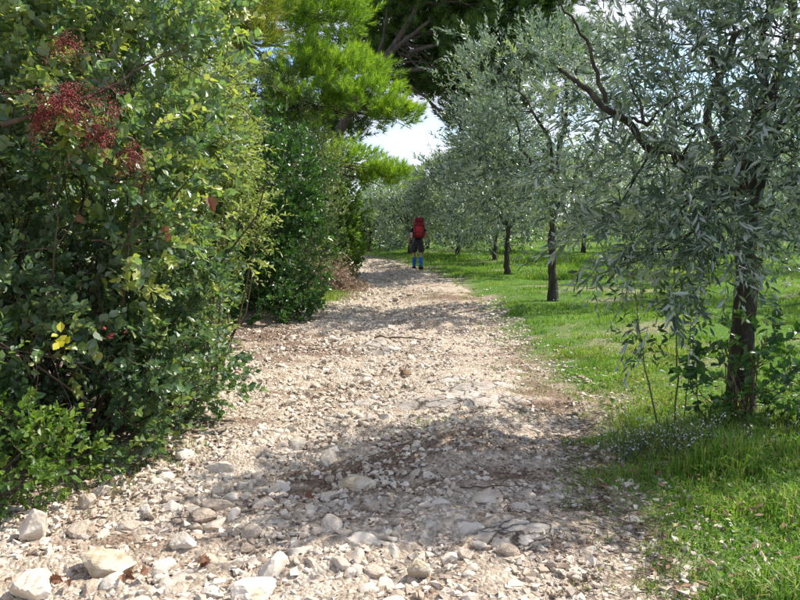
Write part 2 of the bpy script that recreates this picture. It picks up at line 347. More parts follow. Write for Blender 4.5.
for k in range(16):
    v, f = rock_shape(3, 300 + k, (1, rg.uniform(.55, .9), rg.uniform(.42, .8)), .03, 7)
    SM.append(mesh_from('stone', v, [f], [np.full(len(f), k / 16)], False))
Rm = rots(rg, len(top), .3)
for j, i in enumerate(top):
    o = obj('stone', SM[rg.integers(16)], M['stone'], path)
    mt = Matrix(Rm[j].tolist()).to_4x4(); mt.translation = (x[i], y[i], float(hgt(x[i], y[i])) + s[i] * .06)
    o.matrix_basis = mt @ Matrix.Scale(float(s[i]), 4)

def rock(name, label, cat, xy, size, rz, mat, seed, sink=.3, planes=10, rough=.05, group=None):
    v, f = rock_shape(4, seed, (1, 1, 1), rough, planes)
    v = v / (np.abs(v).max(0)) * np.array(size) / 2
    me = mesh_from(name, v, [f], None, False)
    z = float(hgt(*xy)) + size[2] * (.5 - sink)
    o = obj(name, me, M[mat], None, (xy[0], xy[1], z)); o.rotation_euler = (R(4), R(-5), rz)
    return tag(o, label, cat, group)
rock('boulder', 'big tan rounded boulder on the stones at lower left', 'boulder', NAMED[0], (.30, .20, .17), R(-12), 'tan_rock', 11, .22, 9)
rock('rock', 'flat-topped tan stone lying alone mid-path in the shade', 'rock', NAMED[1], (.235, .17, .12), R(8), 'tan_rock', 23, .3, 8)
rock('rock', 'pale square-cornered stone at the bottom edge, centre of the path', 'rock', NAMED[2], (.125, .11, .12), R(20), 'tan_rock', 31, .2, 7)
rock('rock', 'white upright rock against the lowest leaves of the near shrub', 'rock', NAMED[3], (.15, .12, .19), R(10), 'stone', 42, .2, 9)
rock('rock', 'small white block stone just under the near shrub', 'rock', NAMED[4], (.11, .09, .11), R(30), 'stone', 57, .2, 7)
rock('rock', 'grey rounded stone to the right of the big tan boulder', 'rock', NAMED[5], (.155, .13, .12), R(15), 'stone', 63, .25, 12)
rock('rock', 'flat pinkish stone in the shade right of the path centre', 'rock', NAMED[6], (.20, .15, .08), R(-15), 'stone', 71, .3, 9)
rock('rock', 'reddish brown stone alone farther up the track', 'rock', NAMED[7], (.15, .11, .09), R(5), 'brown_rock', 83, .2, 9)
rock('rock', 'large whitish rock at the lower left corner', 'rock', NAMED[8], (.20, .17, .15), R(40), 'stone', 92, .25, 9)
rock('rock', 'broad low white rock left of centre at the bottom edge', 'rock', NAMED[9], (.24, .16, .10), R(-5), 'stone', 104, .35, 10)

def bedrock(cx, cy, rx, ry, hh, seed, label):
    n = 70; g = np.linspace(-1, 1, n); A, B = np.meshgrid(g, g)
    rr = np.sqrt(A * A + B * B) + .18 * noise3(A + seed, B, 0, 1.8)
    X = cx + A * rx; Y = cy + B * ry
    Z = hgt(X, Y) - .03 + (hh + .03) * (1 - sstep(.45, .98, rr)) + .016 * noise3(X, Y * 2, seed, 3.5) + .007 * noise3(X, Y, seed, 14)
    Z = Z + .016 * np.floor(2.4 * noise3(X, Y * 1.7, seed + 3, 2.2)) * (1 - sstep(.5, .9, rr))
    idx = np.arange(n * n).reshape(n, n); F = np.stack([idx[:-1, :-1], idx[:-1, 1:], idx[1:, 1:], idx[1:, :-1]], -1).reshape(-1, 4)
    keep = (rr[:-1, :-1].ravel() < 1.0)
    o = obj('bedrock', mesh_from('bedrock', np.stack([X, Y, Z], -1).reshape(-1, 3), [F[keep]], None, True), M['bedrock'], path); o['label'] = label
bedrock(.38, 6.3, 1.25, .8, .014, 1, 'smooth white bedrock worn bare across the track')
rock('rock_ledge', 'broad cracked pale ledge of rock at the right path edge, bottom', 'rock', (.62, 3.3), (.50, .30, .16), R(-14), 'bedrock', 131, .42, 13, .07)
bedrock(-.5, 8.8, .6, .5, .015, 4, 'low white bedrock hump in the rutted track')
bedrock(-.3, 10.4, .5, .45, .015, 6, 'pale bedrock below the shadow band on the track')

# ------------------------------------------------------------------ leaves, sprigs, tubes
def leaf_hex(w=.27, fold=.10, curl=-.06):
    v = np.array([[0, 0, 0], [w * .85, .3, fold], [w, .58, fold + curl * .4], [0, 1, curl], [-w, .58, fold + curl * .4], [-w * .85, .3, fold]])
    return v, np.array([[0, 1, 2, 3], [3, 4, 5, 0]])
def leaf_diamond(w=.25, fold=.06):
    return np.array([[0, 0, 0], [w, .5, fold], [0, 1, 0], [-w, .5, fold]]), np.array([[0, 1, 2, 3]])
def leaf_lobed():
    pts = [(0, 0), (.10, .08), (.30, .12), (.24, .28), (.42, .38), (.28, .50), (.40, .66), (.20, .72), (.16, .9), (0, 1)]
    v = [(x_, y_, .9 * abs(x_) * (.3 + y_) - .4 * y_ * y_) for x_, y_ in pts] + [(-x_, y_, .75 * x_ - .4 * y_ * y_) for x_, y_ in pts[1:-1][::-1]]
    n = len(pts); f = []
    tot = len(v)
    for i in range(n - 2):
        f.append([i, i + 1, tot - 1 - i if i else tot - 1, tot - i if i else 0] if i else [0, 1, tot - 1, tot - 1])
    v.append((0, .5, -.03)); c = tot
    f = [[c, i, (i + 1) % tot] for i in range(tot)]
    return np.array(v), np.array(f)
def frames(d, nrm):
    y = unit(d); x = unit(np.cross(y, nrm)); z = np.cross(x, y)
    return np.stack([x, y, z], -1)         # columns
def leaves_mesh(name, tmpl, P, D, N, S, T):
    v, f = tmpl; Rm = frames(D, N)
    W = np.einsum('nij,vj->nvi', Rm, v) * S[:, None, None] + P[:, None, :]
    n = len(P); Fa = (f[None] + (np.arange(n) * len(v))[:, None, None]).reshape(-1, f.shape[1])
    return mesh_from(name, W.reshape(-1, 3), [Fa], [np.repeat(T, len(f))], False)
def leaf_objects(name, tmpl, P, D, N, S, T, mat, parent, base, nvar=6):
    v, f = tmpl; ms = []
    for k in range(nvar):
        m = mesh_from(name, v, [f], [np.full(len(f), (k + .5) / nvar)], False); m.materials.append(mat); ms.append(m)
    Rm = frames(D, N)
    for i in range(len(P)):
        o = obj(name, ms[min(nvar - 1, int(T[i] * nvar))], None, parent)
        mt = Matrix(Rm[i].tolist()).to_4x4(); mt.translation = Vector((P[i] - base).tolist())
        o.matrix_basis = mt @ Matrix.Scale(float(S[i]), 4)
def foliage(root, base, tmpl, mat, P, D, N, S, T, n_obj=0, part='crown', leafname='leaf'):
    base = np.array(base)
    if n_obj:
        dd = np.linalg.norm(P - np.array([0, 0, CAM_Z]), axis=1)
        cz = P[:, 1]; ok = (cz > .5) & (np.abs(P[:, 0]) < .57 * cz) & ((P[:, 2] - CAM_Z) < .30 * cz) & ((P[:, 2] - CAM_Z) > -.53 * cz)
        sc = np.where(ok, S / dd, 0); o_ = np.argsort(-sc); a_, b_ = o_[:n_obj], o_[n_obj:]
        leaf_objects(leafname, tmpl, P[a_], D[a_], N[a_], S[a_], T[a_], M[mat], root, base)
        P, D, N, S, T = P[b_], D[b_], N[b_], S[b_], T[b_]
    c = obj(part, leaves_mesh(part, tmpl, P - base, D, N, S, T), M[mat], root); c['kind'] = 'stuff'
    return c
def sprigs(r, p, d, n, length, lsize, angle=.9, droop=.15, ljit=.3, tip_small=.35, opposite=True, up=.5):
    """leaves along sprigs: p,d (m,3) -> leaf P,D,N,S,T and stem segments"""
    m = len(p); Ls = length * r.uniform(.6, 1.25, m)
    a = unit(np.cross(d, r.normal(size=(m, 3)))); b = np.cross(d, a)
    t = (np.arange(n) + .5) / n
    ph = (np.arange(n) // 2 * np.pi / 2 + (np.arange(n) % 2) * np.pi) if opposite else np.arange(n) * 2.4
    ph = ph[None, :] + r.normal(0, .35, (m, n)) + r.uniform(0, 6.28, (m, 1))
    side = a[:, None, :] * np.cos(ph)[..., None] + b[:, None, :] * np.sin(ph)[..., None]
    base = p[:, None, :] + d[:, None, :] * (Ls[:, None] * t)[..., None]
    base[..., 2] -= droop * (Ls[:, None] * t ** 2)
    ang = angle * (1 - .45 * t)[None, :] + r.normal(0, .18, (m, n))
    D = d[:, None, :] * np.cos(ang)[..., None] + side * np.sin(ang)[..., None]
    D[..., 2] -= droop * .6
    D = unit(D)
    N = unit(d[:, None, :] * .5 + np.array([.12, 0, up]) - side * .2 + r.normal(0, ljit, (m, n, 3)))
    S = lsize * r.uniform(.65, 1.2, (m, n)) * r.uniform(.72, 1.25, (m, 1)) * (1 - tip_small * t ** 2)[None, :]
    T = np.clip(.5 + .22 * r.normal(size=(m, 1)) + .16 * r.normal(size=(m, n)) + .12 * (t - .5)[None, :], 0.01, .99)
    end = p + d * Ls[:, None]; end[:, 2] -= droop * Ls
    return base.reshape(-1, 3), D.reshape(-1, 3), N.reshape(-1, 3), S.ravel(), T.ravel(), (p, end)

def tubes(name, lines, sides=6, base=(0, 0, 0), knob=0, seed=1):
    Vs, Fs, off = [], [], 0; r = RNG(seed)
    for pts, r0, r1 in lines:
        pts = np.asarray(pts, float); n = len(pts)
        tg = unit(np.gradient(pts, axis=0)); ref = np.array([.31, .77, .2]) if abs(tg[0][2]) > .8 else np.array([0, 0, 1.])
        a = unit(np.cross(tg, ref)); b = np.cross(tg, a)
        rad = (r0 + (r1 - r0) * np.linspace(0, 1, n) ** .8) if np.isscalar(r0) else np.asarray(r0)
        an = np.arange(sides) / sides * 2 * np.pi
        k = 1 + knob * r.normal(size=(n, sides)) if knob else 1
        ring = pts[:, None, :] + (a[:, None, :] * np.cos(an)[None, :, None] + b[:, None, :] * np.sin(an)[None, :, None]) * (rad[:, None] * k)[..., None]
        Vs.append(ring.reshape(-1, 3)); i = np.arange(n * sides).reshape(n, sides) + off; j = np.roll(i, -1, 1)
        Fs.append(np.stack([i[:-1], j[:-1], j[1:], i[1:]], -1).reshape(-1, 4)); off += n * sides
    return mesh_from(name, np.concatenate(Vs) - np.array(base), [np.concatenate(Fs)], None, True)
def thin_stems(name, p, q, rad, base):
    """3-sided straight stems in bulk"""
    d = unit(q - p); a = unit(np.cross(d, np.array([.3, .5, .81]))); b = np.cross(d, a); V_ = []
    for end, rr in ((p, rad), (q, rad * .4)):
        for k in range(3):
            t = k * 2.094; V_.append(end + (a * math.cos(t) + b * math.sin(t)) * rr)
    V_ = np.stack(V_, 1); n = len(p); f = np.array([[0, 1, 4, 3], [1, 2, 5, 4], [2, 0, 3, 5]])
    return mesh_from(name, V_.reshape(-1, 3) - np.array(base), [(f[None] + (np.arange(n) * 6)[:, None, None]).reshape(-1, 4)], None, False)
def curve(p0, p1, n, r, jit=.06, bow=None):
    p0, p1 = np.asarray(p0, float), np.asarray(p1, float); t = np.linspace(0, 1, n)[:, None]; Ld = np.linalg.norm(p1 - p0)
    pts = p0 + (p1 - p0) * t
    w = np.sin(t * np.pi)
    b = (np.array(bow) if bow is not None else r.normal(0, .12, 3) + np.array([0, 0, .08])) * Ld
    j = r.normal(0, jit * Ld / n, (n, 3)); j[0] = 0; j[-1] = 0
    return pts + w * b + j

def blob_points(r, blobs, n, shell=.62, lump=.22, zmin=.03, gap=-.75, seed=0):
    """points near the surface of lumpy ellipsoids, with their outward directions"""
    vol = np.array([b[1][0] * b[1][1] * b[1][2] for b in blobs]) ** .75; cnt = (n * vol / vol.sum()).astype(int)
    P_, D_ = [], []
    for (c, rr), k in zip(blobs, cnt):
        c, rr = np.array(c), np.array(rr); u = unit(r.normal(size=(k, 3)))
        rad = shell + (1 - shell) * r.uniform(0, 1, k) ** .6
        q = c + u * rr * (rad * (1 + lump * noise3(u[:, 0] + c[0], u[:, 1] + c[1], u[:, 2] + seed, 2.0)))[:, None]
        nd = unit(u / rr)
        g = noise3(q[:, 0], q[:, 1], q[:, 2] + seed, 1.9)
        ok = (q[:, 2] > hgt(q[:, 0], q[:, 1]) + zmin) & (g > gap)
        P_.append(q[ok]); D_.append(nd[ok])
    return np.concatenate(P_), np.concatenate(D_)
def shrub(name, label, cat, base, blobs, n, nl, length, lsize, tmpl, mat, seed, n_obj=0, up=.6, rnd=.5, outw=.8, droop=.12, angle=.9, stems=True, gap=-.7, nb=5, bark='twig', group=None, shell=.6, lump=.22, tshift=0, leaf_up=.5, br=.014):
    r = RNG(seed); base = np.array([base[0], base[1], float(hgt(base[0], base[1]))])
    root = thing(name, label, cat, base.tolist(), group)
    p, nd = blob_points(r, blobs, n, shell, lump, gap=gap, seed=seed)
    d = unit(nd * outw + np.array([0, 0, up]) + r.normal(0, rnd, p.shape))
    P, D, N, S, T, (a, b) = sprigs(r, p, d, nl, length, lsize, angle, droop, up=leaf_up)
    k = P[:, 2] > hgt(P[:, 0], P[:, 1]) + .015
    T = np.clip(T + tshift + .12 * noise3(P[:, 0], P[:, 1], P[:, 2], 1.2), .01, .99)
    foliage(root, base, tmpl, mat, P[k], D[k], N[k], S[k], T[k], n_obj, 'foliage')
    lines = []
    for c, rr in blobs:
        c, rr = np.array(c), np.array(rr)
        for _ in range(nb):
            u = unit(r.normal(size=3) + np.array([0, 0, .3])); e = c + u * rr * .85
            e[2] = max(e[2], .15)
            st = base + np.array([*r.normal(0, .12, 2), -.04]); pt = curve(st, e, 8, r, .10)
            lines.append((pt, br * r.uniform(.7, 1.4), .003))
            for _ in range(3):
                i = r.integers(4, 7); e2 = pt[i] + unit(r.normal(size=3) + u) * rr * .45
                lines.append((curve(pt[i], e2, 4, r, .1), .005, .0015))
    obj('branches', tubes('branches', lines, 4, base, seed=seed), M[bark], root)
    if stems: obj('twigs', thin_stems('twigs', a, b, .0022 if lsize < .08 else .003, base), M[bark], root)['kind'] = 'stuff'
    return root, base

# ------------------------------------------------------------------ shrubs on the left
hexl = leaf_hex(); hexb = leaf_hex(.33, .08, -.05); hexn = leaf_hex(.20, .07, -.08); dia = leaf_diamond(.27); dian = leaf_diamond(.17, .03)
diaw = leaf_diamond(.34, .08)
tereb, tb = shrub('terebinth_shrub', 'tall glossy green shrub with hanging red berry clusters at upper left', 'shrub', (-2.7, 5.2),
    [((-2.55, 4.9, 2.6), (1.15, .95, .9)), ((-1.95, 5.1, 3.0), (.72, .7, .75)), ((-1.92, 5.15, 2.0), (.66, .65, .75)), ((-3.3, 4.2, 2.3), (1.0, 1.0, 1.1)), ((-2.4, 5.4, 3.7), (1.1, .9, .9)), ((-2.5, 4.55, 1.5), (.8, .7, .7)), ((-2.2, 4.6, 2.3), (.6, .5, .9))],
    4700, 10, .24, .076, hexb, 'tereb', 21, 300, droop=.2, gap=-.35, rnd=.55, tshift=.1, lump=.32, shell=.5)
under, ub = shrub('evergreen_shrub', 'dense dark evergreen shrub low at the left edge of the track', 'shrub', (-2.3, 5.0),
    [((-2.3, 4.95, .7), (.72, .62, .8)), ((-1.95, 5.5, .55), (.56, .5, .65)), ((-2.75, 4.3, .8), (.72, .62, .9)), ((-2.0, 5.5, 1.2), (.55, .5, .6)), ((-3.0, 3.6, .6), (.7, .7, .8)), ((-1.72, 5.75, .4), (.34, .35, .4)), ((-2.1, 4.55, .35), (.42, .35, .42))],
    3700, 10, .18, .064, hexb, 'privet', 22, 300, droop=.1, gap=-.55, lump=.3, rnd=.6)
shrub('bramble', 'bright green low shoots at the left edge by the white rock', 'shrub', (-2.3, 3.75),
    [((-2.25, 3.8, .28), (.32, .28, .30)), ((-2.05, 4.15, .16), (.2, .2, .2))], 230, 9, .15, .050, hexb, 'light', 23, 120, droop=.1, gap=-1, nb=4, br=.006)
pale, _ = shrub('pale_shrub', 'pale yellow-green shrub whose sprays reach over the track', 'shrub', (-2.0, 6.9),
    [((-1.80, 6.7, 2.5), (.52, .5, .75)), ((-1.72, 6.8, 1.55), (.50, .5, .7)), ((-2.2, 7.0, 2.0), (.8, .6, 1.3)), ((-1.85, 6.5, .8), (.4, .4, .5))],
    1900, 12, .32, .066, hexn, 'pale', 24, 300, up=.45, outw=1.0, droop=.15, gap=-.35, lump=.35)
shrub('dark_shrub', 'large dark glossy evergreen bush beside the track, shiny leaves to the ground', 'shrub', (-2.6, 12.2),
    [((-2.35, 11.9, 1.0), (1.1, .95, 1.15)), ((-2.15, 12.2, 2.2), (.95, .9, 1.0)), ((-3.4, 12.4, 2.5), (1.3, 1.2, 1.5)), ((-1.85, 11.6, .55), (.6, .55, .65)), ((-3.2, 11.4, .9), (.9, .9, 1.1)), ((-2.3, 11.3, .4), (.8, .5, .5))],
    5800, 10, .18, .080, diaw, 'dark', 25, up=.5, droop=.15, gap=-1, rnd=.6, stems=False)
shrub('backing_shrub', 'dark bush filling the space behind the pale yellow-green shrub', 'shrub', (-4.2, 8.8),
    [((-4.0, 8.6, 1.2), (1.3, 1.3, 1.4)), ((-3.8, 8.8, 3.0), (1.2, 1.2, 1.5)), ((-5.6, 8.0, 2.2), (1.5, 1.5, 2.2)), ((-3.0, 9.0, .7), (.7, .7, .8)), ((-4.8, 6.2, 2.0), (1.2, 1.2, 2.0)), ((-3.7, 6.9, 3.9), (1.4, .9, 1.4)), ((-3.6, 6.6, 2.4), (1.0, .8, 1.2))],
    3600, 9, .28, .125, diaw, 'privet', 29, up=.5, droop=.15, gap=-1, stems=False)
shrub('grey_shrub', 'grey-green feathery shrub standing behind the dark glossy bush', 'shrub', (-2.4, 15.3),
    [((-2.25, 15.2, 2.7), (.95, .95, 1.4)), ((-2.6, 15.6, 1.6), (1.1, 1, 1.4)), ((-3.6, 15.2, 3.4), (1.3, 1.2, 1.7)), ((-1.9, 15.0, 1.2), (.6, .6, .9)), ((-2.7, 14.6, 3.9), (.9, .8, .9))],
    3900, 11, .30, .092, dian, 'greyleaf', 26, up=.9, droop=.1, gap=-1, stems=False)
shrub('light_shrub', 'light green upright shrub above the dry brushwood', 'shrub', (-1.95, 20.3),
    [((-1.75, 20.2, 1.7), (.75, .8, 1.5)), ((-2.3, 20.5, 1.3), (.9, .9, 1.3)), ((-1.55, 20.0, .8), (.5, .5, .8)), ((-2.6, 20.8, 2.8), (1, 1, 1.3))],
    3000, 11, .26, .10, diaw, 'light', 27, up=.9, gap=-1, stems=False)
shrub('dark_shrub', 'dark rounded bush at the far bend of the track', 'shrub', (-3.4, 29.5),
    [((-3.2, 29.0, 1.0), (1.1, 1, 1.1)), ((-4.6, 28.6, 1.6), (1.4, 1.2, 1.7)), ((-3.1, 25.5, 1.4), (1.0, 1, 1.5)), ((-6, 27, 2), (2, 1.5, 2.2))], 2600, 10, .3, .14, diaw, 'greyleaf', 28, stems=False)

# red berries, dead and yellow leaves on the near shrub
def berry_cluster(c, rr, n, seed):
    r = RNG(seed); v, f = ICO[1]; c = np.array(c)
    k = 26; tips = c + r.normal(0, .62, (k, 3)) * np.array(rr) - np.array([0, 0, .05])
    st = np.repeat(c[None], k, 0) + r.normal(0, .25, (k, 3)) * np.array(rr)
    t = r.uniform(.15, 1.05, (k, n // k)); p = (st[:, None] + (tips - st)[:, None] * t[..., None] + r.normal(0, .016, (k, n // k, 3))).reshape(-1, 3)
    p[:, 2] -= .02 * t.ravel()
    s = r.uniform(.0026, .0045, len(p)); W = v[None] * s[:, None, None] + p[:, None]
    me = mesh_from('berry_cluster', W.reshape(-1, 3) - tb, [(f[None] + (np.arange(len(p)) * len(v))[:, None, None]).reshape(-1, 3)], [np.repeat(r.uniform(0, 1, len(p)), len(f))], True)
    o = obj('berry_cluster', me, M['berry'], tereb)
    o['label'] = 'cluster of small crimson berries'; o['kind'] = 'stuff'
    obj('stalks', tubes('stalks', [(curve(a_, b_, 4, r, .1), .0025, .0012) for a_, b_ in zip(st, tips)], 4, tb), M['berry'], o)
berry_cluster((-1.86, 3.95, 2.33), (.26, .14, .18), 1300, 1)
berry_cluster((-1.68, 3.98, 2.16), (.17, .1, .20), 800, 2)
berry_cluster((-1.86, 4.0, 2.62), (.12, .08, .10), 330, 3)
berry_cluster((-2.02, 3.98, 2.22), (.14, .1, .12), 420, 4)
berry_cluster((-1.52, 4.02, 2.02), (.10, .08, .14), 300, 5)
r = RNG(8)
obj('bough', tubes('bough', [(curve((-2.25, 4.0, 2.16), (-1.28, 4.35, 2.72), 14, r, .1, (0, 0, -.06)), .017, .004), (curve((-2.6, 4.3, 2.75), (-1.95, 4.05, 3.02), 8, r, .1), .014, .004),
    (curve((-1.75, 4.6, 1.60), (-1.30, 4.5, 1.95), 9, r, .12), .012, .003), (curve((-2.0, 4.5, 1.50), (-1.35, 4.35, 1.62), 9, r, .1), .008, .003)], 6, tb), M['twig'], tereb)
lob = leaf_lobed()
pts = np.array([(-1.46, 4.35, 1.60), (-1.44, 4.36, 1.55), (-2.02, 4.35, 1.66), (-1.22, 4.45, 1.78)])
leaf_objects('dead_leaf', lob, pts, r.normal(0, .5, pts.shape) + np.array([.1, 0, -.8]), np.array([[.3, -1, .3]] * len(pts)) + r.normal(0, .3, pts.shape), r.uniform(.05, .10, len(pts)), r.uniform(.3, 1, len(pts)), M['deadleaf'], tereb, tb)
pts = np.array([(-1.985, 4.02, .91)]) + r.normal(0, .028, (9, 3))
leaf_objects('yellow_leaf', hexb, pts, r.normal(0, .8, pts.shape) + np.array([.2, -.2, .3]), r.normal(0, .3, pts.shape) + np.array([.2, -.8, .6]), r.uniform(.045, .07, 9), r.uniform(0, 1, 9), M['yellow'], under, ub)
pts = np.array([(-1.68, 3.95, .99)]) + r.normal(0, .04, (5, 3))
leaf_objects('red_leaf', hexn, pts, r.normal(0, .6, pts.shape), r.normal(0, .5, pts.shape) + np.array([0, -.8, .4]), r.uniform(.04, .07, 5), r.uniform(0, 1, 5), M['berry'], under, ub)

# dry brushwood at the bend
r = RNG(31); c = np.array([-1.75, 17.8, float(hgt(-1.75, 17.8))]); root = thing('dry_brush', 'heap of dry brown brushwood beside the track below the light green shrub', 'brushwood', c.tolist())
q = c + np.abs(r.normal(0, 1, (900, 3))) * np.array([0, 0, .30]) + r.normal(0, 1, (900, 3)) * np.array([.32, .55, .0]); q[:, 2] *= np.exp(-((q[:, 0] - c[0]) / .6) ** 2)
dv = unit(r.normal(0, 1, (900, 3)) * np.array([1, 1, .5]) + np.array([.3, 0, -.1])); q[:, 2] = np.maximum(q[:, 2], c[2] + .03)
obj('twigs', thin_stems('twigs', q - dv * .15, q + dv * .2, .006, c), M['dry'], root)['kind'] = 'stuff'
P, D, N, S, T, _ = sprigs(r, q, dv, 8, .3, .10, .8, .2)
k = P[:, 2] > c[2]
foliage(root, c, dian, 'dry', P[k], D[k], N[k], S[k], T[k], 0, 'dry_leaves')

# ------------------------------------------------------------------ pines
def pine(name, label, base, trunk_pts, clumps, tufts, mat, seed, nn=34, nlen=.11, nw=.0042, extra=(), minz=2):
    r = RNG(seed); base = np.array([base[0], base[1], float(hgt(*base))]); root = thing(name, label, 'tree', base.tolist())
    tp = np.array(trunk_pts, float); t = np.linspace(0, 1, len(tp)); tt = np.linspace(0, 1, 26)
    pts = np.stack([np.interp(tt, t, tp[:, k]) for k in range(3)], -1)
    ker = np.array([.25, .5, .25]); sm = pts.copy()
    for _ in range(6): sm[1:-1] = .25 * sm[:-2] + .5 * sm[1:-1] + .25 * sm[2:]
    sm[:, :2] += r.normal(0, .015, (26, 2)); sm[0, 2] -= .1
    obj('trunk', tubes('trunk', [(sm, .24, .05)], 12, base, .05, seed), M['pine_bark'], root)
    lines = []; Vn, Tn = [], []
    for c, rr, den in clumps:
        c, rr = np.array(c, float), np.array(rr, float)
        dist = np.linalg.norm(sm - c, axis=1) + np.where(sm[:, 2] > c[2] + .3, 3, 0) + np.where(sm[:, 2] < minz, 9, 0)
        a_ = sm[np.argmin(dist)]; ln = curve(a_, c, 12, r, .10, (0, 0, .05)); lines.append((ln, .03 + .02 * np.linalg.norm(c - a_) / 3, .012))
        for _ in range(9):
            e = c + unit(r.normal(size=3)) * rr * .75; i = r.integers(5, 11); l2 = curve(ln[i], e, 6, r, .12, (0, 0, .03)); lines.append((l2, .013, .004))
            for _ in range(2): i = r.integers(2, 5); lines.append((curve(l2[i], l2[i] + unit(r.normal(size=3)) * rr * .4, 4, r, .1), .006, .002))
        k = int(tufts * den * (rr[0] * rr[1] * rr[2]) ** .667)
        u = unit(r.normal(size=(k, 3))); u[:, 2] = np.where(u[:, 2] < -.3, -u[:, 2] * .6, u[:, 2])
        u = unit(u); rad = .45 + .55 * r.uniform(0, 1, k) ** .6
        p = c + u * rr * (rad * (1 + .28 * noise3(u[:, 0] + c[0], u[:, 1] + c[2], u[:, 2], 2.4)))[:, None]
        g = noise3(p[:, 0], p[:, 1], p[:, 2], 1.6) > -.5; p, u = p[g], u[g]; k = len(p)
        d = unit(u * .8 + np.array([.1, 0, .5]) + r.normal(0, .35, (k, 3)))
        aa = unit(np.cross(d, r.normal(size=(k, 3)))); bb = np.cross(d, aa)
        tn = np.linspace(0, 1, nn); ph = np.arange(nn) * 2.4 + r.uniform(0, 6, (k, 1)); sd_ = aa[:, None] * np.cos(ph)[..., None] + bb[:, None] * np.sin(ph)[..., None]
        an = (1.0 - .65 * tn)[None] + r.normal(0, .15, (k, nn))
        nd = d[:, None] * np.cos(an)[..., None] + sd_ * np.sin(an)[..., None]
        st = p[:, None] + d[:, None] * (tn * .16)[None, :, None]
        ln_ = nlen * r.uniform(.7, 1.2, (k, nn, 1)); wv = unit(np.cross(nd, r.normal(size=(k, nn, 3)))) * nw
        Vn.append(np.stack([st - wv, st + wv, st + nd * ln_], 2).reshape(-1, 3))
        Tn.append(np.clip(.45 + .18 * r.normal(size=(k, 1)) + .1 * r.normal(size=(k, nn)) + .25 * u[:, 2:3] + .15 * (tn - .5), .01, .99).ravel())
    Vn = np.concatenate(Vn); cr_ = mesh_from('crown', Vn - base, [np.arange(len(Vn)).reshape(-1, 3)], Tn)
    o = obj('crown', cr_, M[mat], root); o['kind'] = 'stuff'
    for pa, r0, r1 in extra: lines.append((curve(pa[0], pa[1], 14, r, .05, pa[2]), r0, r1))
    obj('branches', tubes('branches', lines, 5, base, seed=seed), M['pine_bark'], root)
    return root
def cl(rows, k=1.0): return [(at(a_, b_, c_), (e * k, e * .9 * k, f_ * k), g_) for a_, b_, c_, e, f_, g_ in rows]
pine('pine_tree', 'bright green pine with sunlit needle clumps leaning over the left shrubs', (-4.3, 15.5), [(-4.3, 15.5, 0), (-4.1, 15.5, 3), (-3.7, 15.6, 6), (-3.3, 15.6, 10)],
    cl([(318, 108, 15, .95, .6, 1.2), (362, 112, 14.8, .85, .55, 1.2), (396, 122, 14.6, .5, .42, 1.3), (300, 82, 15.3, .85, .6, 1), (348, 82, 15.2, .8, .45, 1), (390, 178, 16.5, .5, .26, 1.8), (374, 184, 16.8, .5, .3, 1.3), (350, 165, 17, .7, .45, 1),
        (330, 30, 15.8, 1.0, .55, 1), (285, 40, 15.8, .8, .7, .9), (345, -12, 16, .9, .5, .9), (300, -25, 16, 1.3, .7, .8), (240, 0, 16.2, 1.2, .9, .7), (335, 62, 16.2, .8, .4, .8), (285, 130, 15.8, .8, .5, .9), (262, 100, 16, .8, .6, .8)], 1.10),
    720, 'pine', 41, 22, .135, .0066)
pine('pine_tree', 'small yellowish pine with rust-tinged needles above the near shrub', (-3.9, 11.2), [(-3.9, 11.2, 0), (-3.7, 11.2, 2.5), (-3.2, 11.2, 5.5)],
    cl([(248, 30, 11.2, .58, .7, 1.1), (215, 20, 11.4, .7, .8, 1), (245, -20, 11.4, .7, .6, 1), (232, 70, 11.2, .45, .45, 1), (262, 55, 11.0, .4, .4, 1)]), 720, 'pine_rust', 42, 26, .14, .006)
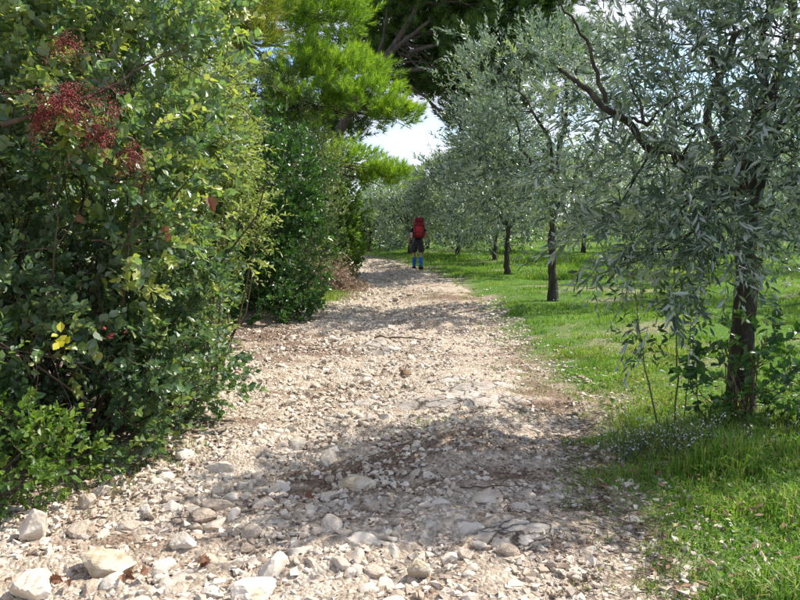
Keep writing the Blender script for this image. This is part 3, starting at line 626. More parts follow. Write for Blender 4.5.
pine('pine_tree', 'tall dark pine whose heavy limbs spread over the track', (-3.4, 24.5), [(-3.4, 24.5, 0), (-2.6, 24.4, 3.5), (-1.5, 24.2, 6.2), (-.2, 24.0, 7.5), (.9, 24, 9.2), (1.2, 24, 12)],
    cl([(468, 125, 24.2, .8, .8, 1), (484, 158, 24, .8, .8, 1), (456, 92, 24.6, .9, .7, 1), (485, 115, 24.4, 1.2, .9, 1), (480, 60, 24.6, 1.4, .9, 1), (440, 50, 25.2, 1.3, .8, .9), (400, 25, 25.2, 1.4, .8, .9), (455, 10, 24.8, 1.6, .8, 1), (520, 25, 24.6, 1.5, .9, 1), (545, 55, 24.4, 1.2, .9, 1),
        (515, 85, 24.6, 1.3, .9, 1), (500, 175, 24.4, .9, .8, .9), (380, 75, 25.6, 1.3, .9, .9), (360, 120, 25.6, 1.2, .9, .8), (345, 70, 25.6, 1.3, 1, .8), (420, 95, 25.6, .9, .7, .8), (560, 5, 24.8, 1.3, .9, 1), (500, -20, 24.8, 1.8, .8, .9), (400, -25, 25, 1.8, .8, .8), (310, 30, 26, 1.6, 1.2, .7), (500, 45, 24.2, 1.2, .8, 1), (530, 0, 24, 1.3, .8, 1), (465, 75, 24, .9, .7, 1), (420, 15, 25.6, 1.4, .8, 1), (385, 40, 26, 1.3, .9, 1), (425, 80, 25.8, 1.0, .8, 1), (440, 98, 25.6, .8, .6, 1), (408, 55, 25.8, 1.0, .8, 1), (395, 92, 26, .8, .6, 1), (430, 40, 25.8, 1.1, .8, 1), (420, 60, 26, 1.2, .9, .9), (470, 35, 26, 1.3, .9, .9), (330, 140, 26, 1.2, .9, .8)], 1.14),
    420, 'pine_dark', 43, 16, .25, .015,
    extra=[((((-1.5, 24.0, 6.2)), (1.0, 23.7, 8.3), (0, 0, .03)), .15, .05), (((-1.5, 24.0, 6.1), (2.6, 23.5, 6.4), (0, 0, .12)), .12, .03), (((-1.0, 24.0, 6.6), (-.4, 24.0, 9.0), (.05, 0, 0)), .09, .03), (((.3, 23.8, 7.3), (3.8, 23.9, 7.6), (0, 0, .06)), .08, .02)], minz=6.4)

# ------------------------------------------------------------------ olives
def olive(label, base, crown, radii, fork, nclump, nsp, nl, lsize, seed, tmpl=dian, n_obj=0, r_tr=.10, lean=(0, 0), group=None, stems=False, extra_clumps=(), slen=.34, boughs=(), clr=.42, tshift=0.0):
    r = RNG(seed); base = np.array([base[0], base[1], float(hgt(*base))]); root = thing('olive_tree', label, 'tree', base.tolist(), group)
    crown, radii = np.array(crown, float), np.array(radii, float)
    n = 14; tt = np.linspace(0, 1, n)[:, None]
    top = base + np.array([lean[0], lean[1], fork]); tr = base + (top - base) * tt; tr[:, :2] += np.sin(tt * 5 + seed) * .03 + r.normal(0, .008, (n, 2)); tr[0, 2] -= .06
    rad = r_tr * (1 - .25 * tt[:, 0]) * (1 + .6 * np.exp(-tt[:, 0] * 9))
    obj('trunk', tubes('trunk', [(tr, rad, 0)], 14, base, .07, seed), M['bark'], root)
    lines = []; limbs = []
    for k in range(5):
        an = k * 1.257 + r.uniform(-.4, .4); e = crown + radii * np.array([.55 * math.cos(an), .55 * math.sin(an), r.uniform(.0, .55)])
        l_ = curve(tr[-2], e, 12, r, .16); limbs.append(l_); lines.append((l_, r_tr * .55, .018))
    for (a_, b_, bow, r0, r1) in boughs: l_ = curve(a_, b_, 14, r, .18, bow); limbs.append(l_); lines.append((l_, r0, r1))
    allp = np.concatenate(limbs)
    u = unit(r.normal(size=(nclump, 3))); rad_ = .35 + .65 * r.uniform(0, 1, nclump) ** .5
    C = crown + u * radii * rad_[:, None]
    C = np.concatenate([C, np.array(extra_clumps).reshape(-1, 3)]) if len(extra_clumps) else C
    for c in C:
        a_ = allp[np.argmin(np.linalg.norm(allp - c, axis=1) + np.where(allp[:, 2] > c[2] + .5, 1, 0))]
        l_ = curve(a_, c, 6, r, .12); lines.append((l_, .012, .004))
        for _ in range(3 if base[1] < 18 else 0): lines.append((curve(l_[r.integers(2, 5)], c + unit(r.normal(size=3)) * clr * .9, 4, r, .12), .006, .002))
    obj('branches', tubes('branches', lines, 5, base, .04, seed), M['bark'], root)
    m = len(C); g = r.normal(size=(m, nsp, 3)) * clr * .55 * r.uniform(.7, 1.25, (m, 1, 1)); p = (C[:, None] + g).reshape(-1, 3)
    out = unit(p - crown); d = unit(unit(g.reshape(-1, 3)) * .6 + out * .55 + np.array([0, 0, .45]) + r.normal(0, .4, p.shape))
    low = sstep(.0, -.8, (p[:, 2] - crown[2]) / radii[2]); d[:, 2] -= .3 * low; d = unit(d)
    P, D, N, S, T, (a_, b_) = sprigs(r, p, d, nl, slen, lsize, .85, .06, .6, up=.3)
    T = np.clip(T - .06 + tshift + .10 * noise3(P[:, 0], P[:, 1], P[:, 2], 1.0), .01, .99)  # tshift lightens the farther crowns: sunlight painted into their leaf tint
    k = P[:, 2] > hgt(P[:, 0], P[:, 1]) + .3
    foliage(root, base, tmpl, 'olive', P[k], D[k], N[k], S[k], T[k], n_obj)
    if stems: obj('twigs', thin_stems('twigs', a_, b_, .002, base), M['green_twig'], root)['kind'] = 'stuff'
    return root, base
hexo = leaf_hex(.115, .03, -.10)
o1, o1b = olive('nearest olive tree, dark trunk with red gash, crown filling upper right', (2.69, 5.4), (3.08, 5.55, 3.05), (1.35, 1.15, 1.5), 1.75, 42, 30, 12, .098, 51, hexo, 300, .095, (.08, .1), None, True,
    extra_clumps=[(1.6, 5.0, 1.85), (1.85, 4.9, 1.5), (2.1, 4.8, 1.6), (2.4, 4.9, 1.75), (3.2, 4.9, 1.6), (1.65, 4.95, 1.4), (1.95, 4.85, 1.3), (2.25, 4.75, 1.4), (1.55, 5.0, 1.65), (2.0, 4.8, 1.85), (1.5, 5.0, 2.25), (1.85, 4.9, 2.1), (2.2, 4.8, 2.0), (2.6, 4.8, 2.1), (3.1, 5.0, 2.2), (2.0, 5.0, 2.5), (2.5, 4.7, 2.6), (3.0, 4.8, 2.8), (1.7, 5.2, 2.7), (3.4, 5.0, 1.9), (3.6, 5.4, 1.4)],
    boughs=[((2.72, 5.40, 1.78), (1.30, 4.85, 2.50), (0, 0, -.05), .042, .022), ((1.42, 4.9, 2.44), (1.02, 4.75, 3.1), (.05, 0, .05), .018, .006), ((1.75, 5.0, 2.3), (1.2, 4.7, 2.25), (0, 0, .1), .014, .005), ((1.30, 4.85, 2.50), (1.05, 4.7, 2.62), (0, 0, 0), .021, .013)], clr=.36)
# the red gash of bare heartwood on the trunk
g_ = np.array([[2.772, 5.395, 1.0], [2.768, 5.395, 1.15], [2.766, 5.40, 1.3], [2.77, 5.41, 1.45]])
obj('bare_wood', tubes('bare_wood', [(g_, np.array([.008, .022, .024, .008]), 0)], 8, o1b, .1, 3), M['red_wood'], o1)['label'] = 'red gash of bare wood'
row = 'olive trees lining the right of the track'
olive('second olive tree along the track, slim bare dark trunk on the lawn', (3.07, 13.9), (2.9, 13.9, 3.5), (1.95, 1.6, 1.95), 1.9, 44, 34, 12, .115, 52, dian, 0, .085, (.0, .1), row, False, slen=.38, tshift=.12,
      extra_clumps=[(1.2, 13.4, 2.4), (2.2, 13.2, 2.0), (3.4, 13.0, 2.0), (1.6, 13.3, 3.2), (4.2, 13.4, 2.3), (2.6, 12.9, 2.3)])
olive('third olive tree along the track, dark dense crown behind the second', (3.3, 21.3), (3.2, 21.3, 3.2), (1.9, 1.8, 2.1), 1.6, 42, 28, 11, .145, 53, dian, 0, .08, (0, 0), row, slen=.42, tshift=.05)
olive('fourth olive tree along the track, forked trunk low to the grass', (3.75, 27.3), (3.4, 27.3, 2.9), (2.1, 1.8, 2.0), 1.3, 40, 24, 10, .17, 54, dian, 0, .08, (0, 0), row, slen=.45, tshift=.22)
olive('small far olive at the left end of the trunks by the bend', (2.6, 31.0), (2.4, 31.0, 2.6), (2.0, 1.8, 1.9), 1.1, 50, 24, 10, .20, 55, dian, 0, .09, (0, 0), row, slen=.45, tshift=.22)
far = 'olive trees far beyond the bend'
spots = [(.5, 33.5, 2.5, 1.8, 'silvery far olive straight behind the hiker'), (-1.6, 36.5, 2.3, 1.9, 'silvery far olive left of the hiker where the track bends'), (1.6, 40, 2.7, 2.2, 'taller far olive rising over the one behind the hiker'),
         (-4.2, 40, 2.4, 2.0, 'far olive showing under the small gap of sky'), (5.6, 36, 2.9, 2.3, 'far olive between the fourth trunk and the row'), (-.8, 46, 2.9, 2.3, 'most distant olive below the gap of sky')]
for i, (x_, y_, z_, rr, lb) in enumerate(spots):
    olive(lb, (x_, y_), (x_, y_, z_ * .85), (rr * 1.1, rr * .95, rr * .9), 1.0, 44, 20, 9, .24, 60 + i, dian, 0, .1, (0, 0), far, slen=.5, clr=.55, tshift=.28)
row2 = 'olive trees of the second row on the right'
spots = [(8.6, 14.0, 'second-row olive at the right edge behind the nearest tree'), (8.9, 20.5, 'second-row olive seen right of centre behind the saplings'), (9.2, 27.5, 'farther second-row olive between the second and nearest trunks'), (9.0, 34, 'farthest second-row olive over the bright lawn'), (14.5, 24, 'third-row olive deep in the right background'), (14.8, 32, 'far third-row olive behind the second row'), (15, 41, 'distant third-row olive at the back of the lawn'), (20.5, 36, 'outermost distant olive at far right')]
for i, (x_, y_, lb) in enumerate(spots):
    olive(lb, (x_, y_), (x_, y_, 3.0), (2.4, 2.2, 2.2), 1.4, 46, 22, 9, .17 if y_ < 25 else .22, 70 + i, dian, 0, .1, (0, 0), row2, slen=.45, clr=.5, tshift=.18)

# ------------------------------------------------------------------ saplings and sprouts by the nearest olive
def sapling(name, label, base, top, bow, leaves_from, nleaf, lsize, seed, tmpl, mat, r0=.008):
    r = RNG(seed); base = np.array([base[0], base[1], float(hgt(*base))]); root = thing(name, label, 'sapling', base.tolist(), 'saplings by the nearest olive')
    pt = curve(base, top, 16, r, .05, bow); pt[0, 2] -= .02
    t = np.sort(r.uniform(leaves_from, 1, nleaf)); tt = np.linspace(0, 1, 16)
    p = np.stack([np.interp(t, tt, pt[:, k]) for k in range(3)], -1)
    sd_ = unit(r.normal(size=(nleaf, 3)) * np.array([1, 1, .25])); tw = p + sd_ * r.uniform(.03, .16, (nleaf, 1))
    lines = [(pt, r0, .002)] + [(np.array([a_, (a_ + b_) / 2 + [0, 0, .01], b_]), .0025, .001) for a_, b_ in zip(p, tw)]
    obj('stem', tubes('stem', lines, 6, base), M['green_twig'], root)
    P, D, N, S, T, _ = sprigs(r, tw, unit(sd_ + np.array([0, 0, .3])), 3, .06, lsize, .9, .3)
    leaf_objects('leaf', tmpl, P, D, N, S, T, M[mat], root, base)
sapling('sapling', 'thin leaning sapling left of the nearest trunk, leftmost of the three', (1.98, 5.15), (1.72, 5.1, 1.25), (-.02, 0, .0), .45, 34, .07, 81, hexn, 'dark')
sapling('sapling', 'tall thin sapling in the middle between two others by the nearest trunk', (2.16, 5.3), (2.02, 5.2, 1.55), (.02, 0, .0), .3, 44, .075, 82, hexn, 'dark')
sapling('sapling', 'slender pale sapling closest to the nearest olive trunk', (2.26, 5.4), (2.2, 5.3, 1.35), (.03, 0, .0), .4, 30, .07, 83, hexn, 'dark', .006)
shrub('sprout_bush', 'broad-leaved green sprouts around the foot of the nearest olive', 'shrub', (2.62, 5.15),
    [((2.5, 5.05, .38), (.38, .25, .28)), ((2.98, 5.1, .45), (.30, .25, .30)), ((2.6, 5.1, .7), (.25, .2, .2)), ((2.25, 5.0, .62), (.2, .2, .16))], 105, 7, .16, .078, hexb, 'dark', 84, 300, droop=.3, gap=-1, nb=4, br=.006, shell=.3)

# ------------------------------------------------------------------ grass
def grass(name, label, x, y, hlen, wid, seed, lean=.35, seg=2, tshift=0.0, dry=.05):
    r = RNG(seed); n = len(x); z = hgt(x, y) - .01
    az = r.uniform(0, 6.28, n); ln = r.gamma(2.0, lean / 2, n); dx, dy = np.cos(az), np.sin(az)
    h = hlen * r.uniform(.5, 1.2, n); b = np.stack([x, y, z], -1)
    wv = np.stack([-dy, dx, 0 * dx], -1) * (wid * r.uniform(.7, 1.3, n))[:, None]
    l_ = np.minimum(ln, 1.1)
    m = b + np.stack([dx * l_ * h * .3, dy * l_ * h * .3, h * .6], -1)
    tpt = b + np.stack([dx * l_ * h * .95, dy * l_ * h * .95, h * (1 - .38 * l_)], -1)
    T = np.clip(.45 + .2 * r.normal(size=n) + .16 * noise3(x, y, 9, 1.2) + .14 * noise3(x, y, 5, 4.0) + tshift, .01, .9); T = np.where(r.uniform(size=n) < dry, r.uniform(.92, .99, n), T)
    if seg == 2:
        V_ = np.stack([b - wv, b + wv, m + wv * .8, m - wv * .8, tpt], 1); k = (np.arange(n) * 5)[:, None]
        return mesh_from(name, V_.reshape(-1, 3), [np.array([0, 1, 2, 3]) + k, np.array([3, 2, 4]) + k], [T, T])
    V_ = np.stack([b - wv, b + wv, tpt], 1)
    return mesh_from(name, V_.reshape(-1, 3), [np.arange(3 * n).reshape(-1, 3)], [T])
rgs = RNG(61)
def lawn(n, y0, y1, power, xmax, ragged=.35):
    y = y0 + (y1 - y0) * rgs.uniform(0, 1, n) ** power
    er = edge_r(y); x = er - .5 + (np.maximum(xmax(y), er + 1) - er + .5) * rgs.uniform(0, 1, n)
    d = x - er; nn = noise3(x, y, 0, 1.6); patch = noise3(x, y, 4, .75)
    keep = (d + .30 * nn > rgs.uniform(-.1, ragged, n)) & (rgs.uniform(0, 1, n) > .75 * sstep(.45, .9, patch))
    return x[keep], y[keep], d[keep]
x, y, d = lawn(90000, 1.6, 8.5, .9, lambda y: .62 * y + 1.6)
clump = sstep(-.1, .8, noise3(x, y, 2, 1.8))
tall = np.exp(-((x - 2.2) / .9) ** 2 - ((y - 4.9) / .55) ** 2)
hl = (.045 + .07 * clump) * (.4 + .6 * sstep(.0, .5, d)) * (1 + 2.4 * tall) * np.where(y < 5.6, 1.15, .75)
go = obj('grass', grass('grass', '', x, y, hl, .0038, 71, .6, 2, .10, .12), M['grass']); go['kind'] = 'stuff'; tag(go, 'long bright grass blades in the near right verge', 'grass')
x, y, d = lawn(125000, 8, 22, 1.2, lambda y: .62 * y + 2)
hl = (.03 + .06 * sstep(-.2, .9, noise3(x, y, 2, 1.1)) + .05 * sstep(.3, .8, noise3(x, y, 12, 3.2))) * (.5 + .5 * sstep(0, .6, d))
go = obj('grass', grass('grass', '', x, y, hl, .0068, 72, .5, 1, .06), M['grass']); go['kind'] = 'stuff'; tag(go, 'mown sunlit grass around the second olive trunk', 'grass')
x, y, d = lawn(115000, 20, 62, 1.5, lambda y: .62 * y + 3)
go = obj('grass', grass('grass', '', x, y, .08 + .12 * sstep(.1, .9, noise3(x, y, 2, .5)), .018, 73, .4, 1, -.02), M['grass']); go['kind'] = 'stuff'; tag(go, 'distant bright green lawn below the far olives', 'grass')
# tufts at the left edges of the track and stray tufts on it
xs, ys, hs = [], [], []
for k_ in range(150):
    cy_ = 2.6 + 19 * rgs.uniform() ** 1.4; cx_ = float(edge_r(cy_)) + rgs.normal(.08, .16); n = int(rgs.uniform(15, 60)); w_ = rgs.uniform(.02, .06)
    xs.append(cx_ + w_ * rgs.normal(size=n)); ys.append(cy_ + w_ * rgs.normal(size=n)); hs.append(np.full(n, rgs.uniform(.025, .06)))
for (cx, cy, rx, ry, n, hh) in [(-1.85, 16.0, .35, 1.6, 2600, .16), (-1.75, 5.9, .25, .35, 260, .07), (-1.72, 4.75, .2, .2, 160, .10), (.62, 6.5, .10, .10, 120, .04), (.30, 5.45, .12, .07, 170, .045), (1.05, 5.6, .14, .12, 160, .04), (.95, 7.7, .15, .12, 150, .045), (.6, 15.5, .5, .8, 500, .04), (-.1, 26.0, .5, 2, 900, .08), (-3.2, 8.6, .5, .8, 700, .12), (1.2, 3.6, .15, .3, 200, .05), (-1.9, 4.2, .25, .2, 130, .1), (1.25, 6.6, .2, .3, 300, .05)]:
    xs.append(cx + rx * rgs.normal(size=n)); ys.append(cy + ry * rgs.normal(size=n)); hs.append(np.full(n, hh))
x, y, hl = map(np.concatenate, (xs, ys, hs))
go = obj('grass', grass('grass', '', x, y, hl, np.where(y > 12, .006, .0026), 74, .6, 2, .05, .2), M['grass']); go['kind'] = 'stuff'; tag(go, 'stray grass tufts on the stony track and its left edge', 'grass')

# pale dry stalks and the white-flowered herb in front of the nearest olive
def herb(label, cx, cy, rx, ry, n, hh, seed):
    r = RNG(seed); c = np.array([cx, cy, float(hgt(cx, cy))]); root = thing('flowering_herb', label, 'plant', c.tolist(), 'white-flowered herbs before the nearest olive')
    b = c + r.normal(0, 1, (n, 3)) * np.array([rx, ry, 0]) * .6; b[:, 2] = hgt(b[:, 0], b[:, 1]) - .01
    dv = unit(r.normal(0, .28, (n, 3)) + np.array([0, 0, 1])); q = b + dv * (hh * r.uniform(.55, 1.15, n))[:, None]
    obj('stems', thin_stems('stems', b, q, .0022, c), M['green_twig'], root)['kind'] = 'stuff'
    P, D, N, S, T, _ = sprigs(r, b, dv, 14, hh * .85, .028, 1.1, .0)
    foliage(root, c, dian, 'herb', P, D, N, S, T, 0, 'foliage')
    k = 9; p = (q[:, None] - dv[:, None] * (r.uniform(0, .35, (n, k, 1)) * hh) + r.normal(0, .012, (n, k, 3))).reshape(-1, 3)[r.uniform(size=n * k) < .22]
    m = len(p); pet, f = leaf_diamond(.4, .1)
    pp = np.repeat(p, 3, 0); foliage(root, c, (pet, f), 'petal', pp, r.normal(size=(3 * m, 3)), r.normal(size=(3 * m, 3)), r.uniform(.007, .013, 3 * m), r.uniform(0, 1, 3 * m), 0, 'flowers')
herb('white-flowered herb at the path edge, leftmost of the flowering clumps', 1.58, 4.6, .30, .18, 60, .22, 91)
herb('tallest white-flowered herb clump in front of the nearest trunk', 1.98, 4.6, .36, .2, 95, .26, 92)
herb('white-flowered herb clump right of the nearest trunk', 3.05, 5.0, .2, .15, 45, .22, 93)
r = RNG(95)
for (x_, y_, h_, lb) in [(1.62, 4.28, .20, 'pale dry seed stalk rising from grass below the flowers'), (1.82, 4.35, .24, 'taller pale dry seed stalk among the white flowers'), (2.62, 4.6, .22, 'pale dry seed stalk in grass left of the right edge')]:
    c = np.array([x_, y_, float(hgt(x_, y_))]); root = thing('dry_stalk', lb, 'stalk', c.tolist(), 'dry stalks in the near grass')
    pt = curve(c, c + np.array([r.normal(0, .02), 0, h_]), 8, r, .03); obj('stem', tubes('stem', [(pt, .002, .0014)], 5, c), M['dry'], root)
    obj('seed_head', tubes('seed_head', [(np.linspace(pt[-1] - [0, 0, .01], pt[-1] + [.004, 0, .07], 6), np.array([.001, .005, .006, .005, .003, .0005]), 0)], 7, c, .15), M['dry'], root)
# daisies scattered over the lawn
x, y, d = lawn(700, 5.5, 24, 1.3, lambda y: .6 * y + 1); k = d > .4; x, y = x[k], y[k]; m = len(x)
p = np.repeat(np.stack([x, y, hgt(x, y) + .07], -1), 4, 0); pet = leaf_diamond(.4, .1)
me = leaves_mesh('daisies', pet, p, rgs.normal(size=p.shape) * np.array([1, 1, .15]), np.array([[0, 0, 1.]] * len(p)), np.full(len(p), .016) * (1 + .03 * p[:, 1]), rgs.uniform(0, 1, len(p)))
o = obj('daisies', me, M['petal']); o['kind'] = 'stuff'; tag(o, 'small white flowers scattered over the lawn', 'flowers')

# leaf and needle litter on the track
def litter(n, fx, fy, seed, size=(.012, .035)):
    r = RNG(seed); x, y = fx(r, n), fy(r, n); p = np.stack([x, y, hgt(x, y) + r.uniform(.008, .03, n)], -1)
    return p, r.normal(size=(n, 3)) * np.array([1, 1, .25]), np.array([0, 0, 1.]) + r.normal(0, .35, (n, 3)), r.uniform(*size, n), np.clip(r.normal(.45, .25, n), .01, .99)
parts_ = [litter(1500, lambda r, n: r.normal(-2.0, .5, n), lambda r, n: r.normal(9.9, .6, n), 1, (.02, .05)), litter(900, lambda r, n: r.normal(-.1, .6, n), lambda r, n: r.normal(4.5, .5, n), 2), litter(700, lambda r, n: r.normal(.8, .4, n), lambda r, n: r.normal(4.5, .5, n), 3),
          litter(500, lambda r, n: r.normal(-1.75, .25, n), lambda r, n: r.normal(4.0, .4, n), 4), litter(1500, lambda r, n: r.uniform(-1.8, 1.3, n), lambda r, n: r.uniform(2.4, 9, n), 5, (.01, .028)), litter(1500, lambda r, n: r.uniform(-1.6, 1.3, n), lambda r, n: r.uniform(9, 24, n), 6, (.02, .05))]
me = leaves_mesh('leaf_litter', dia, *[np.concatenate(c) for c in zip(*parts_)])
o = obj('leaf_litter', me, M['litter'], path); o['kind'] = 'stuff'
r = RNG(97)
for (cx, cy, n) in [(-1.20, 2.98, 6), (-.95, 3.14, 4), (-1.54, 2.93, 6), (-.55, 3.9, 1), (-1.72, 4.2, 4)]:
    p = np.stack([cx + r.normal(0, .035, n), cy + r.normal(0, .03, n), np.zeros(n)], -1); p[:, 2] = hgt(p[:, 0], p[:, 1]) + .035 + r.uniform(0, .02, n)
    leaf_objects('dead_leaf', lob, p, r.normal(size=(n, 3)) * np.array([1, 1, .3]), np.array([[0, -.3, 1.]] * n) + r.normal(0, .4, (n, 3)), r.uniform(.035, .065, n), r.uniform(.2, .9, n), M['deadleaf'], path, np.zeros(3))
for (a_, b_, lb) in [((-1.72, 3.62), (-1.15, 3.72), 'thin dark fallen stick among stones under the near shrub'), ((.35, 3.9), (.75, 3.98), 'short dark twig lying on the shaded gravel'), ((-.35, 9.4), (.35, 9.3), 'dark fallen branch lying across the sunlit ruts')]:
    p0 = np.array([*a_, float(hgt(*a_)) + .035]); p1 = np.array([*b_, float(hgt(*b_)) + .035]); r0 = .014 if a_[1] > 9 else .005
    pt = curve(p0, p1, 9, r, .12, (0, .05, 0)); fk = curve(pt[5], pt[5] + np.array([.12, .09, .01]), 5, r, .1)
    tag(obj('stick', tubes('stick', [(pt - p0, r0, r0 * .5), (fk - p0, r0 * .6, r0 * .3)], 7, (0, 0, 0), .08), M['twig'], None, p0.tolist()), lb, 'stick')

# ------------------------------------------------------------------ hiker
def skin_mesh(name, verts, edges, radii, rootv=0, sub=2, smooth=True):
    me = bpy.data.meshes.new(name); me.from_pydata(verts, edges, [])
    bm = bmesh.new(); bm.from_mesh(me); ly = bm.verts.layers.skin.verify(); bm.verts.ensure_lookup_table()
    for i, v in enumerate(bm.verts):
        rr = radii[i]; v[ly].radius = rr if isinstance(rr, tuple) else (rr, rr); v[ly].use_root = (i == rootv)
    bm.to_mesh(me); bm.free()
    o = bpy.data.objects.new('tmp', me); COL.objects.link(o)
    sk = o.modifiers.new('s', 'SKIN'); sk.use_smooth_shade = True; sk.branch_smoothing = .4
    sb = o.modifiers.new('d', 'SUBSURF'); sb.levels = sub; sb.render_levels = sub
    dg = bpy.context.evaluated_depsgraph_get(); out = bpy.data.meshes.new_from_object(o.evaluated_get(dg)); out.name = name
    out.polygons.foreach_set('use_smooth', np.ones(len(out.polygons), bool))
    bpy.data.objects.remove(o); bpy.data.meshes.remove(me)
    return out
HX, HY = .60, 23.4; hz = float(hgt(HX, HY))
person = thing('person', 'hiker seen from behind in dark shirt, grey shorts and blue knee socks', 'person', (HX, HY, hz))
sv = {'pel': ((0, 0, .98), (.13, .10)), 'sp': ((0, .03, 1.12), (.125, .095)), 'ch': ((0, .07, 1.30), (.15, .11)), 'nb': ((0, .10, 1.45), .075), 'nk': ((0, .125, 1.52), .055), 'h1': ((0, .15, 1.60), (.072, .088)), 'h2': ((0, .165, 1.69), (.075, .09)), 'h3': ((0, .165, 1.75), (.045, .06)),
      'sL': ((-.17, .07, 1.40), .06), 'eL': ((-.27, .03, 1.13), .042), 'wL': ((-.285, .14, .92), .028), 'pL': ((-.285, .17, .86), (.034, .022)),
      'sR': ((.17, .07, 1.40), .06), 'eR': ((.325, -.0, 1.16), .042), 'wR': ((.27, .22, 1.08), .028), 'pR': ((.26, .28, 1.07), (.034, .022)),
      'hL': ((-.09, .0, .90), .092), 'kL': ((-.10, .22, .53), .056), 'cL': ((-.115, .25, .38), .054), 'aL': ((-.12, .33, .10), .038), 'fL': ((-.125, .46, .055), .036),
      'hR': ((.09, .0, .90), .092), 'kR': ((.095, -.02, .50), .056), 'cR': ((.10, -.11, .36), .054), 'aR': ((.10, -.24, .13), .038), 'fR': ((.105, -.12, .045), .036)}
ed = [('pel', 'sp'), ('sp', 'ch'), ('ch', 'nb'), ('nb', 'nk'), ('nk', 'h1'), ('h1', 'h2'), ('h2', 'h3'), ('ch', 'sL'), ('sL', 'eL'), ('eL', 'wL'), ('wL', 'pL'), ('ch', 'sR'), ('sR', 'eR'), ('eR', 'wR'), ('wR', 'pR'),
      ('pel', 'hL'), ('hL', 'kL'), ('kL', 'cL'), ('cL', 'aL'), ('aL', 'fL'), ('pel', 'hR'), ('hR', 'kR'), ('kR', 'cR'), ('cR', 'aR'), ('aR', 'fR')]
for s_, w in (('L', (-.285, .17, .86)), ('R', (.26, .28, 1.07))):
    fw = np.array([0, .35, -.94]) if s_ == 'L' else np.array([-.1, .9, -.3]); sx = np.array([1., 0, 0])
    for i, (off, l_) in enumerate(((-.025, .055), (-.008, .065), (.009, .062), (.025, .05))):
        b = np.array(w) + sx * off + fw * .03; sv['f%s%d' % (s_, i)] = (tuple(b), .0095); sv['g%s%d' % (s_, i)] = (tuple(b + fw * l_ * .6), .0085); e = b + fw * l_ * .6 + np.array([0, .02, -.02 if s_ == 'R' else 0]) ; sv['t%s%d' % (s_, i)] = (tuple(e), .007)
        ed += [('p' + s_, 'f%s%d' % (s_, i)), ('f%s%d' % (s_, i), 'g%s%d' % (s_, i)), ('g%s%d' % (s_, i), 't%s%d' % (s_, i))]
    th = np.array(w) + np.array([.03 if s_ == 'L' else -.03, .012, 0]); sv['m' + s_] = (tuple(th), .011); sv['n' + s_] = (tuple(th + fw * .035), .009); ed += [('p' + s_, 'm' + s_), ('m' + s_, 'n' + s_)]
keys = list(sv); ix = {k: i for i, k in enumerate(keys)}
obj('body', skin_mesh('body', [sv[k][0] for k in keys], [(ix[a_], ix[b_]) for a_, b_ in ed], [sv[k][1] for k in keys], 0, 2), M['skin'], person)
def cloth(name, ks, es, rad, mat, sub=2, over=None):
    pos = dict((k, sv[k][0]) for k in sv); pos.update(over or {})
    o = obj(name, skin_mesh(name, [pos[k] for k in ks], [(ks.index(a_), ks.index(b_)) for a_, b_ in es], rad, 0, sub), M[mat], person); return o
cloth('shirt', ['sp', 'pel', 'ch', 'nb', 'sL', 'uL', 'sR', 'uR'], [('sp', 'pel'), ('sp', 'ch'), ('ch', 'nb'), ('ch', 'sL'), ('sL', 'uL'), ('ch', 'sR'), ('sR', 'uR')],
      [(.155, .125), (.185, .15), (.17, .13), .085, .08, .068, .08, .068], 'tshirt', 2, {'pel': (0, 0, .95), 'uL': (-.225, .045, 1.24), 'uR': (.265, .03, 1.26)})
cloth('shorts', ['pel', 'hL', 'lL', 'mL_', 'hR', 'lR', 'mR_', 'wst'], [('pel', 'wst'), ('pel', 'hL'), ('hL', 'lL'), ('lL', 'mL_'), ('pel', 'hR'), ('hR', 'lR'), ('lR', 'mR_')],
      [(.165, .135), .132, .125, .118, .132, .125, .118, (.16, .13)], 'shorts', 2, {'pel': (0, 0, .97), 'wst': (0, .01, 1.08), 'lL': (-.115, .11, .72), 'mL_': (-.125, .19, .58), 'lR': (.115, .0, .72), 'mR_': (.125, -.01, .56)})
for s_, kn, an_ in (('L', (-.105, .235, .46), (-.12, .335, .09)), ('R', (.097, -.045, .45), (.10, -.245, .12))):
    k_, a_ = np.array(kn), np.array(an_); pp = [tuple(k_ + (a_ - k_) * t) for t in (0, .3, .65, 1)]
    obj('sock', skin_mesh('sock', pp, [(0, 1), (1, 2), (2, 3)], [.068, .078, .066, .058], 0, 2), M['sock'], person)
    f0 = np.array(sv['f' + s_][0]); ank = np.array(sv['a' + s_][0])
    obj('shoe', skin_mesh('shoe', [tuple(ank + [0, 0, -.005]), tuple(ank + [0, -.03, -.05]), tuple((ank + f0) / 2 + [0, 0, -.02]), tuple(f0)], [(0, 1), (0, 2), (2, 3)], [.07, .066, (.066, .062), (.062, .052)], 0, 2), M['shoe'], person)
obj('hair', skin_mesh('hair', [(0, .145, 1.66), (0, .155, 1.72), (0, .16, 1.765)], [(0, 1), (1, 2)], [(.085, .085), (.086, .095), (.05, .06)], 0, 2), M['hair'], person)
def face_bit(name, me, mat): obj(name, me, M[mat], person)
for sx in (-1, 1):
    obj('ear', skin_mesh('ear', [(sx * .085, .16, 1.615), (sx * .092, .155, 1.645)], [(0, 1)], [(.01, .016), (.012, .02)], 0, 2), M['skin'], person)
obj('nose', skin_mesh('nose', [(0, .245, 1.655), (0, .262, 1.62)], [(0, 1)], [.010, .016], 0, 2), M['skin'], person)

